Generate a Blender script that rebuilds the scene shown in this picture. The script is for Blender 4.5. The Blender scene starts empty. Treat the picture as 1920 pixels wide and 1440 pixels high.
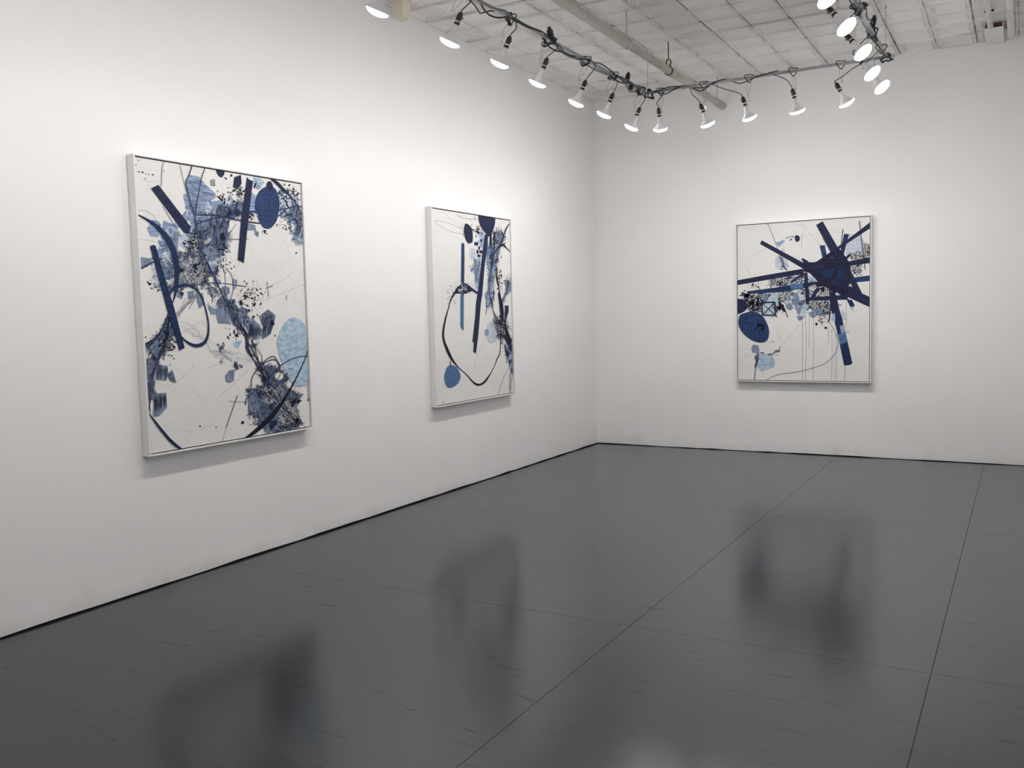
import bpy, bmesh, math, random
from mathutils import Vector, Matrix
from mathutils.geometry import tessellate_polygon
random.seed(11)
scene = bpy.context.scene
COL = scene.collection

# ------------------------------------------------------------------ camera
YAW, PITCH, ROLL, FPX = 0.5161, -0.0755, -0.0240, 1695.85
CAM = Vector((3.964, -8.819, 1.388))
FWD = Vector((-math.sin(YAW)*math.cos(PITCH), math.cos(YAW)*math.cos(PITCH), math.sin(PITCH)))
_r = Vector((math.cos(YAW), math.sin(YAW), 0)); _u = _r.cross(FWD)
RGT = _r*math.cos(ROLL) + _u*math.sin(ROLL)
UPV = _u*math.cos(ROLL) - _r*math.sin(ROLL)
cd = bpy.data.cameras.new('camera'); cam = bpy.data.objects.new('camera', cd); COL.objects.link(cam)
cd.sensor_fit = 'HORIZONTAL'; cd.sensor_width = 36.0; cd.lens = FPX*36.0/1920.0
cd.clip_start = 0.05; cd.clip_end = 60
_m = Matrix((RGT, UPV, -FWD)).transposed().to_4x4(); _m.translation = CAM
cam.matrix_world = _m
scene.camera = cam

# ------------------------------------------------------------------ world, exposure
w = bpy.data.worlds.new('world'); scene.world = w; w.use_nodes = True
w.node_tree.nodes['Background'].inputs[0].default_value = (0.8, 0.8, 0.85, 1)
w.node_tree.nodes['Background'].inputs[1].default_value = 0.0
scene.view_settings.view_transform = 'Standard'
scene.view_settings.look = 'None'
scene.view_settings.gamma = 1.0
scene.view_settings.use_curve_mapping = False
scene.view_settings.exposure = -0.10
cy = scene.cycles
cy.use_light_tree = False
cy.max_bounces = 5; cy.diffuse_bounces = 4; cy.glossy_bounces = 2; cy.transmission_bounces = 0
cy.caustics_reflective = False; cy.caustics_refractive = False
LAMP_WATTS = 1.4
LAMP_SPREAD = math.radians(105)
LAMP_COLOUR = (1.0, 0.985, 0.975)

# ------------------------------------------------------------------ sizes
H = 3.605                 # ceiling height
RX, RY = 4.45, -10.4       # far side wall and rear wall
ZT = 3.237                # lighting pipe height
XT, YT, X3 = 1.145, -1.42, 3.035

# ------------------------------------------------------------------ materials
def s2l(c):
    def f(v):
        v /= 255.0
        return v/12.92 if v <= 0.04045 else ((v+0.055)/1.055)**2.4
    return tuple(f(v) for v in c)
def rgba(c): return (c[0], c[1], c[2], 1.0)
MATS = {}
def mat(name, colour, rough=0.6, metal=0.0, spec=0.5, emit=None, strength=0.0):
    m = bpy.data.materials.new(name); m.use_nodes = True
    b = m.node_tree.nodes['Principled BSDF']
    b.inputs['Base Color'].default_value = rgba(colour)
    b.inputs['Roughness'].default_value = rough
    b.inputs['Metallic'].default_value = metal
    b.inputs['Specular IOR Level'].default_value = spec
    if emit:
        b.inputs['Emission Color'].default_value = rgba(emit)
        b.inputs['Emission Strength'].default_value = strength
    MATS[name] = m
    return m
def nodes(m):
    nt = m.node_tree
    return nt, nt.nodes['Principled BSDF'], (lambda t, **k: _new(nt, t, k)), nt.links.new
def _new(nt, t, k):
    n = nt.nodes.new(t)
    for a, v in k.items(): setattr(n, a, v)
    return n
def ramp(nt, stops):
    r = nt.nodes.new('ShaderNodeValToRGB')
    e = r.color_ramp.elements
    while len(e) < len(stops): e.new(0.5)
    for i, (p, c) in enumerate(stops): e[i].position = p; e[i].color = rgba(c)
    return r
def mottled(name, stops, scale=60, detail=6, rough=0.6, stretch=(1, 1, 1), rot=(0, 0, 0), bump=0.0, spec=0.25):
    m = mat(name, stops[0][1], rough, spec=spec)
    nt, b, N, L = nodes(m)
    tc = N('ShaderNodeTexCoord'); mp = N('ShaderNodeMapping'); no = N('ShaderNodeTexNoise')
    mp.inputs['Scale'].default_value = stretch; mp.inputs['Rotation'].default_value = rot
    no.inputs['Scale'].default_value = scale; no.inputs['Detail'].default_value = detail
    L(tc.outputs['Object'], mp.inputs[0]); L(mp.outputs[0], no.inputs['Vector'])
    r = ramp(nt, stops); L(no.outputs['Fac'], r.inputs[0]); L(r.outputs[0], b.inputs['Base Color'])
    if bump:
        bp = N('ShaderNodeBump'); bp.inputs['Strength'].default_value = bump; bp.inputs['Distance'].default_value = 0.004
        L(no.outputs['Fac'], bp.inputs['Height']); L(bp.outputs[0], b.inputs['Normal'])
    return m

# painted plaster walls: off-white with roller texture and a few brown scuffs low down
def wall_material():
    m = mat('wall_paint', (0.80, 0.785, 0.775), 0.55, spec=0.3)
    nt, b, N, L = nodes(m)
    tc = N('ShaderNodeTexCoord')
    n1 = N('ShaderNodeTexNoise'); n1.inputs['Scale'].default_value = 1.3; n1.inputs['Detail'].default_value = 4
    n2 = N('ShaderNodeTexNoise'); n2.inputs['Scale'].default_value = 170; n2.inputs['Detail'].default_value = 2
    n3 = N('ShaderNodeTexNoise'); n3.inputs['Scale'].default_value = 3.5; n3.inputs['Detail'].default_value = 4
    for n in (n1, n2, n3): L(tc.outputs['Object'], n.inputs['Vector'])
    r1 = ramp(nt, [(0.3, (0.865, 0.855, 0.848)), (0.7, (0.885, 0.875, 0.868))]); L(n1.outputs['Fac'], r1.inputs[0])
    sx = N('ShaderNodeSeparateXYZ'); L(tc.outputs['Object'], sx.inputs[0])
    mr = N('ShaderNodeMapRange'); mr.inputs['From Min'].default_value = 0.16; mr.inputs['From Max'].default_value = 0.02
    mr.inputs['To Min'].default_value = 0; mr.inputs['To Max'].default_value = 1
    L(sx.outputs['Z'], mr.inputs['Value'])
    r3 = ramp(nt, [(0.52, (0, 0, 0)), (0.80, (0.45, 0.45, 0.45))]); L(n3.outputs['Fac'], r3.inputs[0])
    mu = N('ShaderNodeMath', operation='MULTIPLY'); L(mr.outputs[0], mu.inputs[0]); L(r3.outputs[0], mu.inputs[1])
    mx = N('ShaderNodeMixRGB'); mx.inputs[2].default_value = (0.60, 0.53, 0.46, 1)
    L(mu.outputs[0], mx.inputs[0]); L(r1.outputs[0], mx.inputs[1]); L(mx.outputs[0], b.inputs['Base Color'])
    bp = N('ShaderNodeBump'); bp.inputs['Strength'].default_value = 0.12; bp.inputs['Distance'].default_value = 0.002
    L(n2.outputs['Fac'], bp.inputs['Height']); L(bp.outputs[0], b.inputs['Normal'])
    return m
WALL = wall_material()

def floor_material():
    m = mat('floor_paint', (0.13, 0.13, 0.135), 0.27, spec=0.5)
    nt, b, N, L = nodes(m)
    geo = N('ShaderNodeNewGeometry')
    n1 = N('ShaderNodeTexNoise'); n1.inputs['Scale'].default_value = 2.2; n1.inputs['Detail'].default_value = 7
    L(geo.outputs['Position'], n1.inputs['Vector'])
    r1 = ramp(nt, [(0.3, (0.019, 0.021, 0.023)), (0.7, (0.029, 0.031, 0.033))]); L(n1.outputs['Fac'], r1.inputs[0])
    last = r1.outputs[0]; scuffs = []
    for k, (rot, sc, col) in enumerate(((0.9, (1.6, 17, 1), (0.010, 0.010, 0.012)), (-0.5, (1.9, 24, 1), (0.012, 0.011, 0.011)), (1.25, (1.3, 30, 1), (0.055, 0.055, 0.055)))):
        mp = N('ShaderNodeMapping'); mp.inputs['Rotation'].default_value = (0, 0, rot); mp.inputs['Scale'].default_value = sc
        mp.inputs['Location'].default_value = (3.1*k, 1.7*k, 0)
        L(geo.outputs['Position'], mp.inputs[0])
        nn = N('ShaderNodeTexNoise'); nn.inputs['Scale'].default_value = 2.4; nn.inputs['Detail'].default_value = 3; nn.inputs['Distortion'].default_value = 0.9
        L(mp.outputs[0], nn.inputs['Vector'])
        rr = ramp(nt, [(0.68, (0, 0, 0)), (0.71, (0.7, 0.7, 0.7))]); L(nn.outputs['Fac'], rr.inputs[0])
        scuffs.append(rr.outputs[0])
        mx = N('ShaderNodeMixRGB'); mx.inputs[2].default_value = rgba(col)
        L(rr.outputs[0], mx.inputs[0]); L(last, mx.inputs[1]); last = mx.outputs[0]
    # dark specks
    vo = N('ShaderNodeTexVoronoi'); vo.inputs['Scale'].default_value = 3.2; L(geo.outputs['Position'], vo.inputs['Vector'])
    rv = ramp(nt, [(0.012, (1, 1, 1)), (0.022, (0, 0, 0))]); L(vo.outputs['Distance'], rv.inputs[0])
    mx = N('ShaderNodeMixRGB'); mx.inputs[2].default_value = (0.03, 0.03, 0.03, 1)
    L(rv.outputs[0], mx.inputs[0]); L(last, mx.inputs[1]); L(mx.outputs[0], b.inputs['Base Color'])
    mxs = N('ShaderNodeMath', operation='MAXIMUM'); L(scuffs[0], mxs.inputs[0]); L(scuffs[1], mxs.inputs[1])
    ms = N('ShaderNodeMapRange'); ms.inputs['To Min'].default_value = 0.5; ms.inputs['To Max'].default_value = 0.12
    L(mxs.outputs[0], ms.inputs['Value']); L(ms.outputs[0], b.inputs['Specular IOR Level'])
    n2 = N('ShaderNodeTexNoise'); n2.inputs['Scale'].default_value = 6; n2.inputs['Detail'].default_value = 5
    L(geo.outputs['Position'], n2.inputs['Vector'])
    mr = N('ShaderNodeMapRange'); mr.inputs['To Min'].default_value = 0.15; mr.inputs['To Max'].default_value = 0.205
    L(n2.outputs['Fac'], mr.inputs['Value']); L(mr.outputs[0], b.inputs['Roughness'])
    n3 = N('ShaderNodeTexNoise'); n3.inputs['Scale'].default_value = 40; n3.inputs['Detail'].default_value = 3
    L(geo.outputs['Position'], n3.inputs['Vector'])
    bp = N('ShaderNodeBump'); bp.inputs['Strength'].default_value = 0.05; bp.inputs['Distance'].default_value = 0.003
    L(n3.outputs['Fac'], bp.inputs['Height']); L(bp.outputs[0], b.inputs['Normal'])
    return m
FLOOR = floor_material()

def tin_material():
    m = mat('tin_ceiling_paint', (0.72, 0.69, 0.665), 0.5, spec=0.3)
    nt, b, N, L = nodes(m)
    geo = N('ShaderNodeNewGeometry'); tc = N('ShaderNodeTexCoord')
    n1 = N('ShaderNodeTexNoise'); n1.inputs['Scale'].default_value = 2.4; n1.inputs['Detail'].default_value = 6
    L(geo.outputs['Position'], n1.inputs['Vector'])
    r1 = ramp(nt, [(0.3, (0.85, 0.83, 0.805)), (0.68, (0.90, 0.885, 0.87))]); L(n1.outputs['Fac'], r1.inputs[0])
    # rusty wear along the pressed edges, in patches
    se = N('ShaderNodeSeparateXYZ'); L(tc.outputs['Generated'], se.inputs[0])
    parts = []
    for ax in ('X', 'Y'):
        a = N('ShaderNodeMath', operation='SUBTRACT'); a.inputs[1].default_value = 0.5; L(se.outputs[ax], a.inputs[0])
        c = N('ShaderNodeMath', operation='ABSOLUTE'); L(a.outputs[0], c.inputs[0]); parts.append(c)
    mxm = N('ShaderNodeMath', operation='MAXIMUM'); L(parts[0].outputs[0], mxm.inputs[0]); L(parts[1].outputs[0], mxm.inputs[1])
    mr = N('ShaderNodeMapRange'); mr.inputs['From Min'].default_value = 0.455; mr.inputs['From Max'].default_value = 0.5
    L(mxm.outputs[0], mr.inputs['Value'])
    n2 = N('ShaderNodeTexNoise'); n2.inputs['Scale'].default_value = 5.5; n2.inputs['Detail'].default_value = 7
    L(geo.outputs['Position'], n2.inputs['Vector'])
    r2 = ramp(nt, [(0.45, (0, 0, 0)), (0.68, (1, 1, 1))]); L(n2.outputs['Fac'], r2.inputs[0])
    mu = N('ShaderNodeMath', operation='MULTIPLY'); L(mr.outputs[0], mu.inputs[0]); L(r2.outputs[0], mu.inputs[1])
    mx = N('ShaderNodeMixRGB'); mx.inputs[2].default_value = (0.36, 0.26, 0.18, 1)
    L(mu.outputs[0], mx.inputs[0]); L(r1.outputs[0], mx.inputs[1]); L(mx.outputs[0], b.inputs['Base Color'])
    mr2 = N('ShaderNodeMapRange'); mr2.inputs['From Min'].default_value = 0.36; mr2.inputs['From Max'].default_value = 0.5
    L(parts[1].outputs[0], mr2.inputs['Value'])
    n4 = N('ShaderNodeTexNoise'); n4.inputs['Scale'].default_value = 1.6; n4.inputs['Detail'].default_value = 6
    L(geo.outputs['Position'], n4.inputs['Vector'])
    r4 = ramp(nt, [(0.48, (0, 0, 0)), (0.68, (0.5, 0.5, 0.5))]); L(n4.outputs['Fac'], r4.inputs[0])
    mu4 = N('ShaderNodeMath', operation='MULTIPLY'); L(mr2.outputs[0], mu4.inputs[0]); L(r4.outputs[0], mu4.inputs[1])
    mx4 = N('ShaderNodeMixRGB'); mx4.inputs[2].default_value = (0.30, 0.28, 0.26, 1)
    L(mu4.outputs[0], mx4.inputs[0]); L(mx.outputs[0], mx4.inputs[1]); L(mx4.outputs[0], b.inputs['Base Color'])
    n3 = N('ShaderNodeTexNoise'); n3.inputs['Scale'].default_value = 30; n3.inputs['Detail'].default_value = 4
    L(geo.outputs['Position'], n3.inputs['Vector'])
    bp = N('ShaderNodeBump'); bp.inputs['Strength'].default_value = 0.25; bp.inputs['Distance'].default_value = 0.004
    L(n3.outputs['Fac'], bp.inputs['Height']); L(bp.outputs[0], b.inputs['Normal'])
    return m
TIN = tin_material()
GAP = mat('dark_gap', (0.045, 0.036, 0.030), 0.9, spec=0.1)
BASEGAP = mat('dark_base_gap', (0.012, 0.013, 0.017), 0.8, spec=0.1)
PIPEW = mottled('pipe_white_paint', [(0.3, (0.80, 0.785, 0.77)), (0.7, (0.88, 0.87, 0.86))], 9, 4, 0.45)
PIPEG = mottled('pipe_beige_paint', [(0.3, (0.50, 0.46, 0.42)), (0.7, (0.60, 0.56, 0.52))], 9, 4, 0.5)
CREAM = mottled('cream_paint', [(0.3, (0.76, 0.70, 0.58)), (0.7, (0.82, 0.76, 0.65))], 8, 3, 0.6)
RUST = mottled('rusty_iron', [(0.3, (0.10, 0.055, 0.03)), (0.7, (0.26, 0.15, 0.09))], 90, 4, 0.8)
STEEL = mottled('galvanised_conduit', [(0.3, (0.34, 0.345, 0.36)), (0.7, (0.50, 0.51, 0.52))], 30, 4, 0.38)
STEEL.node_tree.nodes['Principled BSDF'].inputs['Metallic'].default_value = 0.6
WIRE = mat('thin_steel_wire', (0.25, 0.25, 0.25), 0.4, metal=0.7)
CHROME = mat('bright_zinc', (0.62, 0.63, 0.64), 0.25, metal=1.0)
BLACK = mat('black_rubber_cable', (0.012, 0.012, 0.014), 0.5)
BAKE = mat('black_bakelite', (0.014, 0.014, 0.016), 0.28)
BRASS = mat('brass', (0.45, 0.30, 0.14), 0.35, metal=1.0)
GREYCAB = mat('grey_cable', (0.16, 0.16, 0.165), 0.5)
BULB = mat('white_bulb_plastic', (0.80, 0.80, 0.82), 0.35, spec=0.4)
LENS = mat('lit_bulb_lens', (0.9, 0.9, 0.9), 0.5, emit=LAMP_COLOUR, strength=98.0)
FRAME = mat('frame_white_lacquer', (0.80, 0.79, 0.785), 0.4, spec=0.4)
BACKING = mat('frame_dark_inside', (0.05, 0.048, 0.045), 0.8, spec=0.1)
CANVAS = mottled('canvas_white', [(0.3, (0.755, 0.74, 0.715)), (0.7, (0.785, 0.77, 0.745))], 5, 5, 0.7, spec=0.2)
REDV = mat('red_enamel', (0.35, 0.03, 0.03), 0.4)
DARKV = mat('dark_iron', (0.03, 0.032, 0.03), 0.6)

# ------------------------------------------------------------------ mesh helpers
class MB:
    def __init__(s): s.v = []; s.f = []; s.sm = []
    def add(s, vs, fs, smooth=False):
        o = len(s.v); s.v += [tuple(p) for p in vs]; s.f += [tuple(i+o for i in f) for f in fs]; s.sm += [smooth]*len(fs)
        return s
    def box(s, x0, x1, y0, y1, z0, z1):
        vs = [(x, y, z) for z in (z0, z1) for y in (y0, y1) for x in (x0, x1)]
        return s.add(vs, [(0, 2, 3, 1), (4, 5, 7, 6), (0, 1, 5, 4), (2, 6, 7, 3), (0, 4, 6, 2), (1, 3, 7, 5)])
    def bevel_box(s, x0, x1, y0, y1, z0, z1, b):
        bm = bmesh.new()
        bmesh.ops.create_cube(bm, size=1, matrix=Matrix.Translation(((x0+x1)/2, (y0+y1)/2, (z0+z1)/2)) @ Matrix.Diagonal((x1-x0, y1-y0, z1-z0, 1)))
        bmesh.ops.bevel(bm, geom=bm.edges[:], offset=b, segments=2, affect='EDGES', profile=0.5)
        bm.verts.index_update()
        s.add([v.co[:] for v in bm.verts], [[v.index for v in f.verts] for f in bm.faces]); bm.free()
        return s
    def tube(s, pts, r, n=8, caps=True):
        pts = [Vector(p) for p in pts]
        rs = r if isinstance(r, (list, tuple)) else [r]*len(pts)
        rings = []; t0 = (pts[1]-pts[0]).normalized()
        a = t0.orthogonal().normalized()
        for i, p in enumerate(pts):
            t = (pts[min(i+1, len(pts)-1)] - pts[max(i-1, 0)])
            t = t.normalized() if t.length > 1e-9 else t0
            a = a - t*a.dot(t)
            a = a.normalized() if a.length > 1e-6 else t.orthogonal().normalized()
            b = t.cross(a)
            rings.append([p + (a*math.cos(2*math.pi*k/n) + b*math.sin(2*math.pi*k/n))*rs[i] for k in range(n)])
        vs = [q for ring in rings for q in ring]; fs = []
        for i in range(len(pts)-1):
            for k in range(n):
                fs.append((i*n+k, i*n+(k+1) % n, (i+1)*n+(k+1) % n, (i+1)*n+k))
        s.add(vs, fs, True)
        if caps:
            o = len(s.v)-len(vs)
            s.f += [tuple(o+k for k in reversed(range(n))), tuple(o+(len(pts)-1)*n+k for k in range(n))]; s.sm += [False, False]
        return s
    def loop(s, pts, r, n=6):
        pts = [Vector(p) for p in pts]; N = len(pts); vs = []; fs = []
        c = sum(pts, Vector())/N; nrm = (pts[0]-c).cross(pts[N//3]-c).normalized()
        for i, p in enumerate(pts):
            t = (pts[(i+1) % N]-pts[i-1]).normalized(); a = nrm; b = t.cross(a).normalized()
            vs += [p + (a*math.cos(2*math.pi*k/n)+b*math.sin(2*math.pi*k/n))*r for k in range(n)]
        for i in range(N):
            for k in range(n):
                j = (i+1) % N; fs.append((i*n+k, i*n+(k+1) % n, j*n+(k+1) % n, j*n+k))
        return s.add(vs, fs, True)
    def lathe(s, prof, n=24):          # prof: (z, r)
        vs = []; fs = []
        for z, r in prof: vs += [(r*math.cos(2*math.pi*k/n), r*math.sin(2*math.pi*k/n), z) for k in range(n)]
        for i in range(len(prof)-1):
            for k in range(n): fs.append((i*n+k, i*n+(k+1) % n, (i+1)*n+(k+1) % n, (i+1)*n+k))
        s.add(vs, fs, True)
        o = len(s.v)-len(vs)
        if prof[0][1] > 1e-5: s.f.append(tuple(o+k for k in reversed(range(n)))); s.sm.append(False)
        if prof[-1][1] > 1e-5: s.f.append(tuple(o+(len(prof)-1)*n+k for k in range(n))); s.sm.append(False)
        return s
    def mesh(s, name, m):
        me = bpy.data.meshes.new(name); me.from_pydata(s.v, [], s.f); me.materials.append(m)
        me.polygons.foreach_set('use_smooth', s.sm); me.update()
        return me
    def build(s, name, m, parent=None): return link(name, s.mesh(name, m), parent)
def link(name, me, parent=None):
    o = bpy.data.objects.new(name, me); COL.objects.link(o)
    if parent: o.parent = parent
    return o
def empty(name, loc=(0, 0, 0)):
    o = bpy.data.objects.new(name, None); COL.objects.link(o); o.location = loc; o.empty_display_size = 0.05
    return o
def tag(o, label=None, cat=None, group=None, kind=None):
    if label: o['label'] = label
    if cat: o['category'] = cat
    if group: o['group'] = group
    if kind: o['kind'] = kind
    return o
def catmull(pts, per=8, closed=False):
    P = [Vector(p) for p in pts]; n = len(P); out = []
    rng = range(n) if closed else range(n-1)
    for i in rng:
        if closed: a, b, c, d = P[i-1], P[i], P[(i+1) % n], P[(i+2) % n]
        else: a, b, c, d = P[max(i-1, 0)], P[i], P[i+1], P[min(i+2, n-1)]
        for k in range(per):
            t = k/per
            out.append(0.5*((2*b) + (c-a)*t + (2*a-5*b+4*c-d)*t*t + (3*b-a-3*c+d)*t**3))
    if not closed: out.append(P[-1])
    return out

# ------------------------------------------------------------------ the room
# left wall: a plaster slab that stops just above the floor, with a slight swelling along its foot
def wall_profile(mb, along, length0, length1, segs, foot):
    prof = [(foot, 0.0), (0.03, 0.0012), (0.06, 0.0016), (0.095, 0.0008), (0.12, 0.0), (H+0.12, 0.0)]
    rnd = random.Random(5); vs = []; fs = []
    n = len(prof)
    for i in range(segs+1):
        q = length0 + (length1-length0)*i/segs
        k = 0.6 + 0.8*rnd.random()
        for j, (z, o) in enumerate(prof):
            zz = z + (rnd.uniform(-0.0025, 0.003) if j == 0 else 0)
            vs.append((o*k, q, zz) if along == 'y' else (q, -o*k, zz))
        back = -0.14
        vs += [(back, q, prof[0][0]), (back, q, H+0.12)] if along == 'y' else [(q, -back, prof[0][0]), (q, -back, H+0.12)]
    m = n+2
    for i in range(segs):
        a, b = i*m, (i+1)*m
        ring = list(range(n)) + [n+1, n]
        for j in range(len(ring)):
            p, q = ring[j], ring[(j+1) % len(ring)]
            fs.append((a+p, b+p, b+q, a+q) if along == 'y' else (a+q, b+q, b+p, a+p))
    ends = list(range(n)) + [n+1, n]
    fs.append(tuple(ends)); fs.append(tuple(segs*m+e for e in reversed(ends)))
    mb.add(vs, fs, False)
def fix(o):
    bm = bmesh.new(); bm.from_mesh(o.data); bmesh.ops.recalc_face_normals(bm, faces=bm.faces[:]); bm.to_mesh(o.data); bm.free()
    return o
mb = MB(); wall_profile(mb, 'y', RY, 0.14, 60, 0.009); tag(fix(mb.build('wall_left', WALL)), kind='structure', label='long white wall with two hanging paintings')
mb = MB(); wall_profile(mb, 'x', 0.0, RX, 32, 0.0065); tag(fix(mb.build('wall_back', WALL)), kind='structure', label='white end wall with one hanging painting')
tag(MB().box(RX, RX+0.14, RY, 0.14, 0, H+0.12).build('wall_right', WALL), kind='structure')
tag(MB().box(-0.14, RX+0.14, RY-0.14, RY, 0, H+0.12).build('wall_rear', WALL), kind='structure')
tag(MB().box(-0.07, -0.010, RY, 0.07, -0.02, 0.035).build('gap_shade_1', BASEGAP), kind='structure', label='dark strip painted as shade in the gap under the long wall')  # near-black strip: the shadow in the gap under the wall, put in as colour
tag(MB().box(0.0, RX, 0.010, 0.07, -0.02, 0.030).build('gap_shade_2', BASEGAP), kind='structure', label='dark strip painted as shade in the gap under the end wall')  # same painted shadow strip behind the gap of the end wall

# floor: grey painted hardboard sheets, 4 by 8 feet
floor = tag(MB().box(-0.14, RX+0.14, RY-0.14, 0.14, -0.10, -0.014).build('floor', BASEGAP), kind='structure', label='dark grey painted floor of large sheets')
fx = [-0.012, 1.240, 2.459, 3.678, RX]
fy = [0.012, -0.27, -2.71, -5.155, -7.60, -10.04, RY]
rnd = random.Random(3); pan_cache = {}
for i in range(len(fx)-1):
    for j in range(len(fy)-1):
        sx, sy = fx[i+1]-fx[i], fy[j]-fy[j+1]
        key = (round(sx, 3), round(sy, 3), i < 2 and i)
        if key not in pan_cache:
            g = 0.0011; gl = 0.0003 if i == 1 else g; gr = 0.0003 if i == 0 else g
            pan_cache[key] = MB().box(gl, sx-gr, g, sy-g, -0.014, 0.0).mesh('floor_sheet', FLOOR)
        o = link('floor_sheet', pan_cache[key], floor); o.location = (fx[i], fy[j+1], 0)

# ceiling: slab, tin tiles pressed with nested bands
ceil = tag(MB().box(-0.14, RX+0.14, RY-0.14, 0.14, H+0.012, H+0.12).build('ceiling', GAP), kind='structure', label='pressed tin ceiling in white paint')
TX, TY = 0.3025, 0.2925
x_lines = [0.0, 0.2525] + [0.2525 + TX*k for k in range(1, 14)]        # sheets join at every second line
y_lines = [0.0, -0.35] + [-0.70 - TY*k for k in range(0, 13)]
def tile_mesh(sx, sy, ga, gb, gc, gd):
    prof = [(0.0, 0.0), (0.006, 0.0), (0.0095, -0.010), (0.0155, -0.010), (0.019, 0.0), (0.029, 0.0), (0.0325, -0.009), (0.0385, -0.009), (0.042, 0.0), (0.052, 0.0), (0.060, 0.006)]
    vs = []; fs = []
    for d, z in prof:
        vs += [(ga+d, gc+d, z), (sx-gb-d, gc+d, z), (sx-gb-d, sy-gd-d, z), (ga+d, sy-gd-d, z)]
    for i in range(len(prof)-1):
        for k in range(4):
            fs.append((i*4+k, (i+1)*4+k, (i+1)*4+(k+1) % 4, i*4+(k+1) % 4))
    n = (len(prof)-1)*4; fs.append((n+3, n+2, n+1, n))
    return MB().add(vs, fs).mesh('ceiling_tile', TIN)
tcache = {}; rnd = random.Random(8); n_t = 0
wide_rows = {2: 0.0022, 7: 0.003, 10: 0.005}
for i in range(len(x_lines)-1):
    for j in range(len(y_lines)-1):
        x0, x1, y1, y0 = x_lines[i], x_lines[i+1], y_lines[j], y_lines[j+1]
        if y0 < -4.3: continue
        seam = 0.0022
        ga = seam if (i >= 2 and i % 2 == 0) else 0.0002          # left edge
        gb = seam if (i >= 1 and (i+1) % 2 == 0) else 0.0002
        gd = wide_rows.get(j, 0.0003); gc = wide_rows.get(j+1, 0.0003)
        if i <= 3 and j == 0: gd = 0.004
        if i <= 3 and j == 1: gc = 0.005
        if i <= 3 and j == 2: gd = 0.005
        if i > 3 and j+1 in (7, 10): gc = 0.001
        if i > 3 and j in (7, 10): gd = 0.001
        key = (round(x1-x0, 3), round(y1-y0, 3), ga, gb, gc, gd)
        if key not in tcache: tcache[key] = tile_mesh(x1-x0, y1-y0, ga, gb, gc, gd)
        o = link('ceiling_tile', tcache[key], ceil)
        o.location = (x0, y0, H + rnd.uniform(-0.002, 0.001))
        o.rotation_euler = (rnd.uniform(-0.006, 0.006), rnd.uniform(-0.006, 0.006), 0); n_t += 1
# the rest of the ceiling, behind and beside the view, as one sheet
far = MB()
far.box(0, x_lines[-1], RY, y_lines[-1], H-0.002, H+0.012)
far.box(x_lines[-1], RX, RY, 0, H-0.002, H+0.012)
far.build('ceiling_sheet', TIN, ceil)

# ------------------------------------------------------------------ ceiling pipes and bits
pipe = empty('ceiling_pipe', (1.383, 0, 3.365))
tag(pipe, 'thick beige pipe slung under the ceiling parallel to the long wall', 'pipe')
PR = 0.031
MB().tube([(0, 0.03, 0), (0, -2.42, 0)], PR, 20).build('pipe_run', PIPEG, pipe)
MB().tube([(0, -2.42, 0), (0, -7.5, 0.004)], PR+0.004, 20).build('pipe_run', PIPEG, pipe)
MB().tube([(0, -2.40, 0), (0, -2.405, 0), (0, -2.45, 0), (0, -2.455, 0)], [PR, PR+0.0085, PR+0.0085, PR], 20).build('coupling', PIPEG, pipe)
MB().tube([(0, -1.42, 0), (0, -1.425, 0), (0, -1.50, 0), (0, -1.505, 0)], [PR, PR+0.007, PR+0.007, PR], 20).build('coupling', PIPEG, pipe)
MB().tube([(0, 0.0, 0), (0, -0.012, 0), (0, -0.014, 0)], [PR+0.005, PR+0.005, PR], 20).build('wall_flange', PIPEG, pipe)
MB().tube([(0, -0.07, 0), (0, -0.075, 0), (0, -0.10, 0), (0, -0.105, 0)], [PR, PR+0.005, PR+0.005, PR], 20).build('coupling', PIPEG, pipe)
for yy in (-2.44, -0.18):
    MB().tube([(0, yy, PR), (0, yy, H-3.365+0.006)], 0.005, 8).build('hanger_rod', PIPEG, pipe)
    MB().tube([(0, yy-0.012, 0), (0, yy+0.012, 0)], PR+0.006, 16).build('hanger_ring', PIPEG, pipe)
MB().tube([(0, -1.53, 0), (0, -1.545, 0)], PR+0.008, 18).build('hanger_ring', RUST, pipe)
hb = MB()
hb.loop([Vector((0.02*math.cos(a), -1.537, 0.062+0.030*math.sin(a))) for a in [2*math.pi*k/14 for k in range(14)]], 0.006, 6)
hb.build('swivel_hanger', RUST, pipe)
MB().tube([(0, -1.537, 0.09), (0, -1.537, H-3.365+0.006)], 0.005, 8).build('hanger_rod', RUST, pipe)

for x, r, y_end, lab in ((3.832, 0.026, -0.20, 'larger white pipe running along the ceiling at the right edge'),
                         (3.690, 0.019, -0.52, 'slim white pipe along the ceiling ending at the small soffit box')):
    p = empty('ceiling_conduit', (x, 0, H-0.008-r)); tag(p, lab, 'pipe', 'white pipes at the right of the ceiling')
    MB().tube([(0, y_end, 0), (0, -7.0, 0)], r, 16).build('pipe_run', PIPEW, p)
    MB().tube([(0, -1.02, 0), (0, -1.035, 0)], r+0.004, 16).build('strap', PIPEW, p)
    if r > 0.02:
        MB().tube([(0, y_end, 0), (0, y_end-0.06, 0)], r+0.004, 16).build('collar', PIPEW, p)
    else:
        MB().tube([(0, y_end-0.004, 0), (0, y_end+0.004, 0)], r+0.005, 16).build('end_cap', PIPEW, p)
        MB().box(-0.03, 0.035, -0.90, -0.88, r-0.002, r+0.008).build('strap_plate', GAP, p)
sb = empty('soffit_box', (3.70, -0.265, H-0.038)); tag(sb, 'small white plaster box on the ceiling beside the white pipes', 'soffit')
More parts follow.
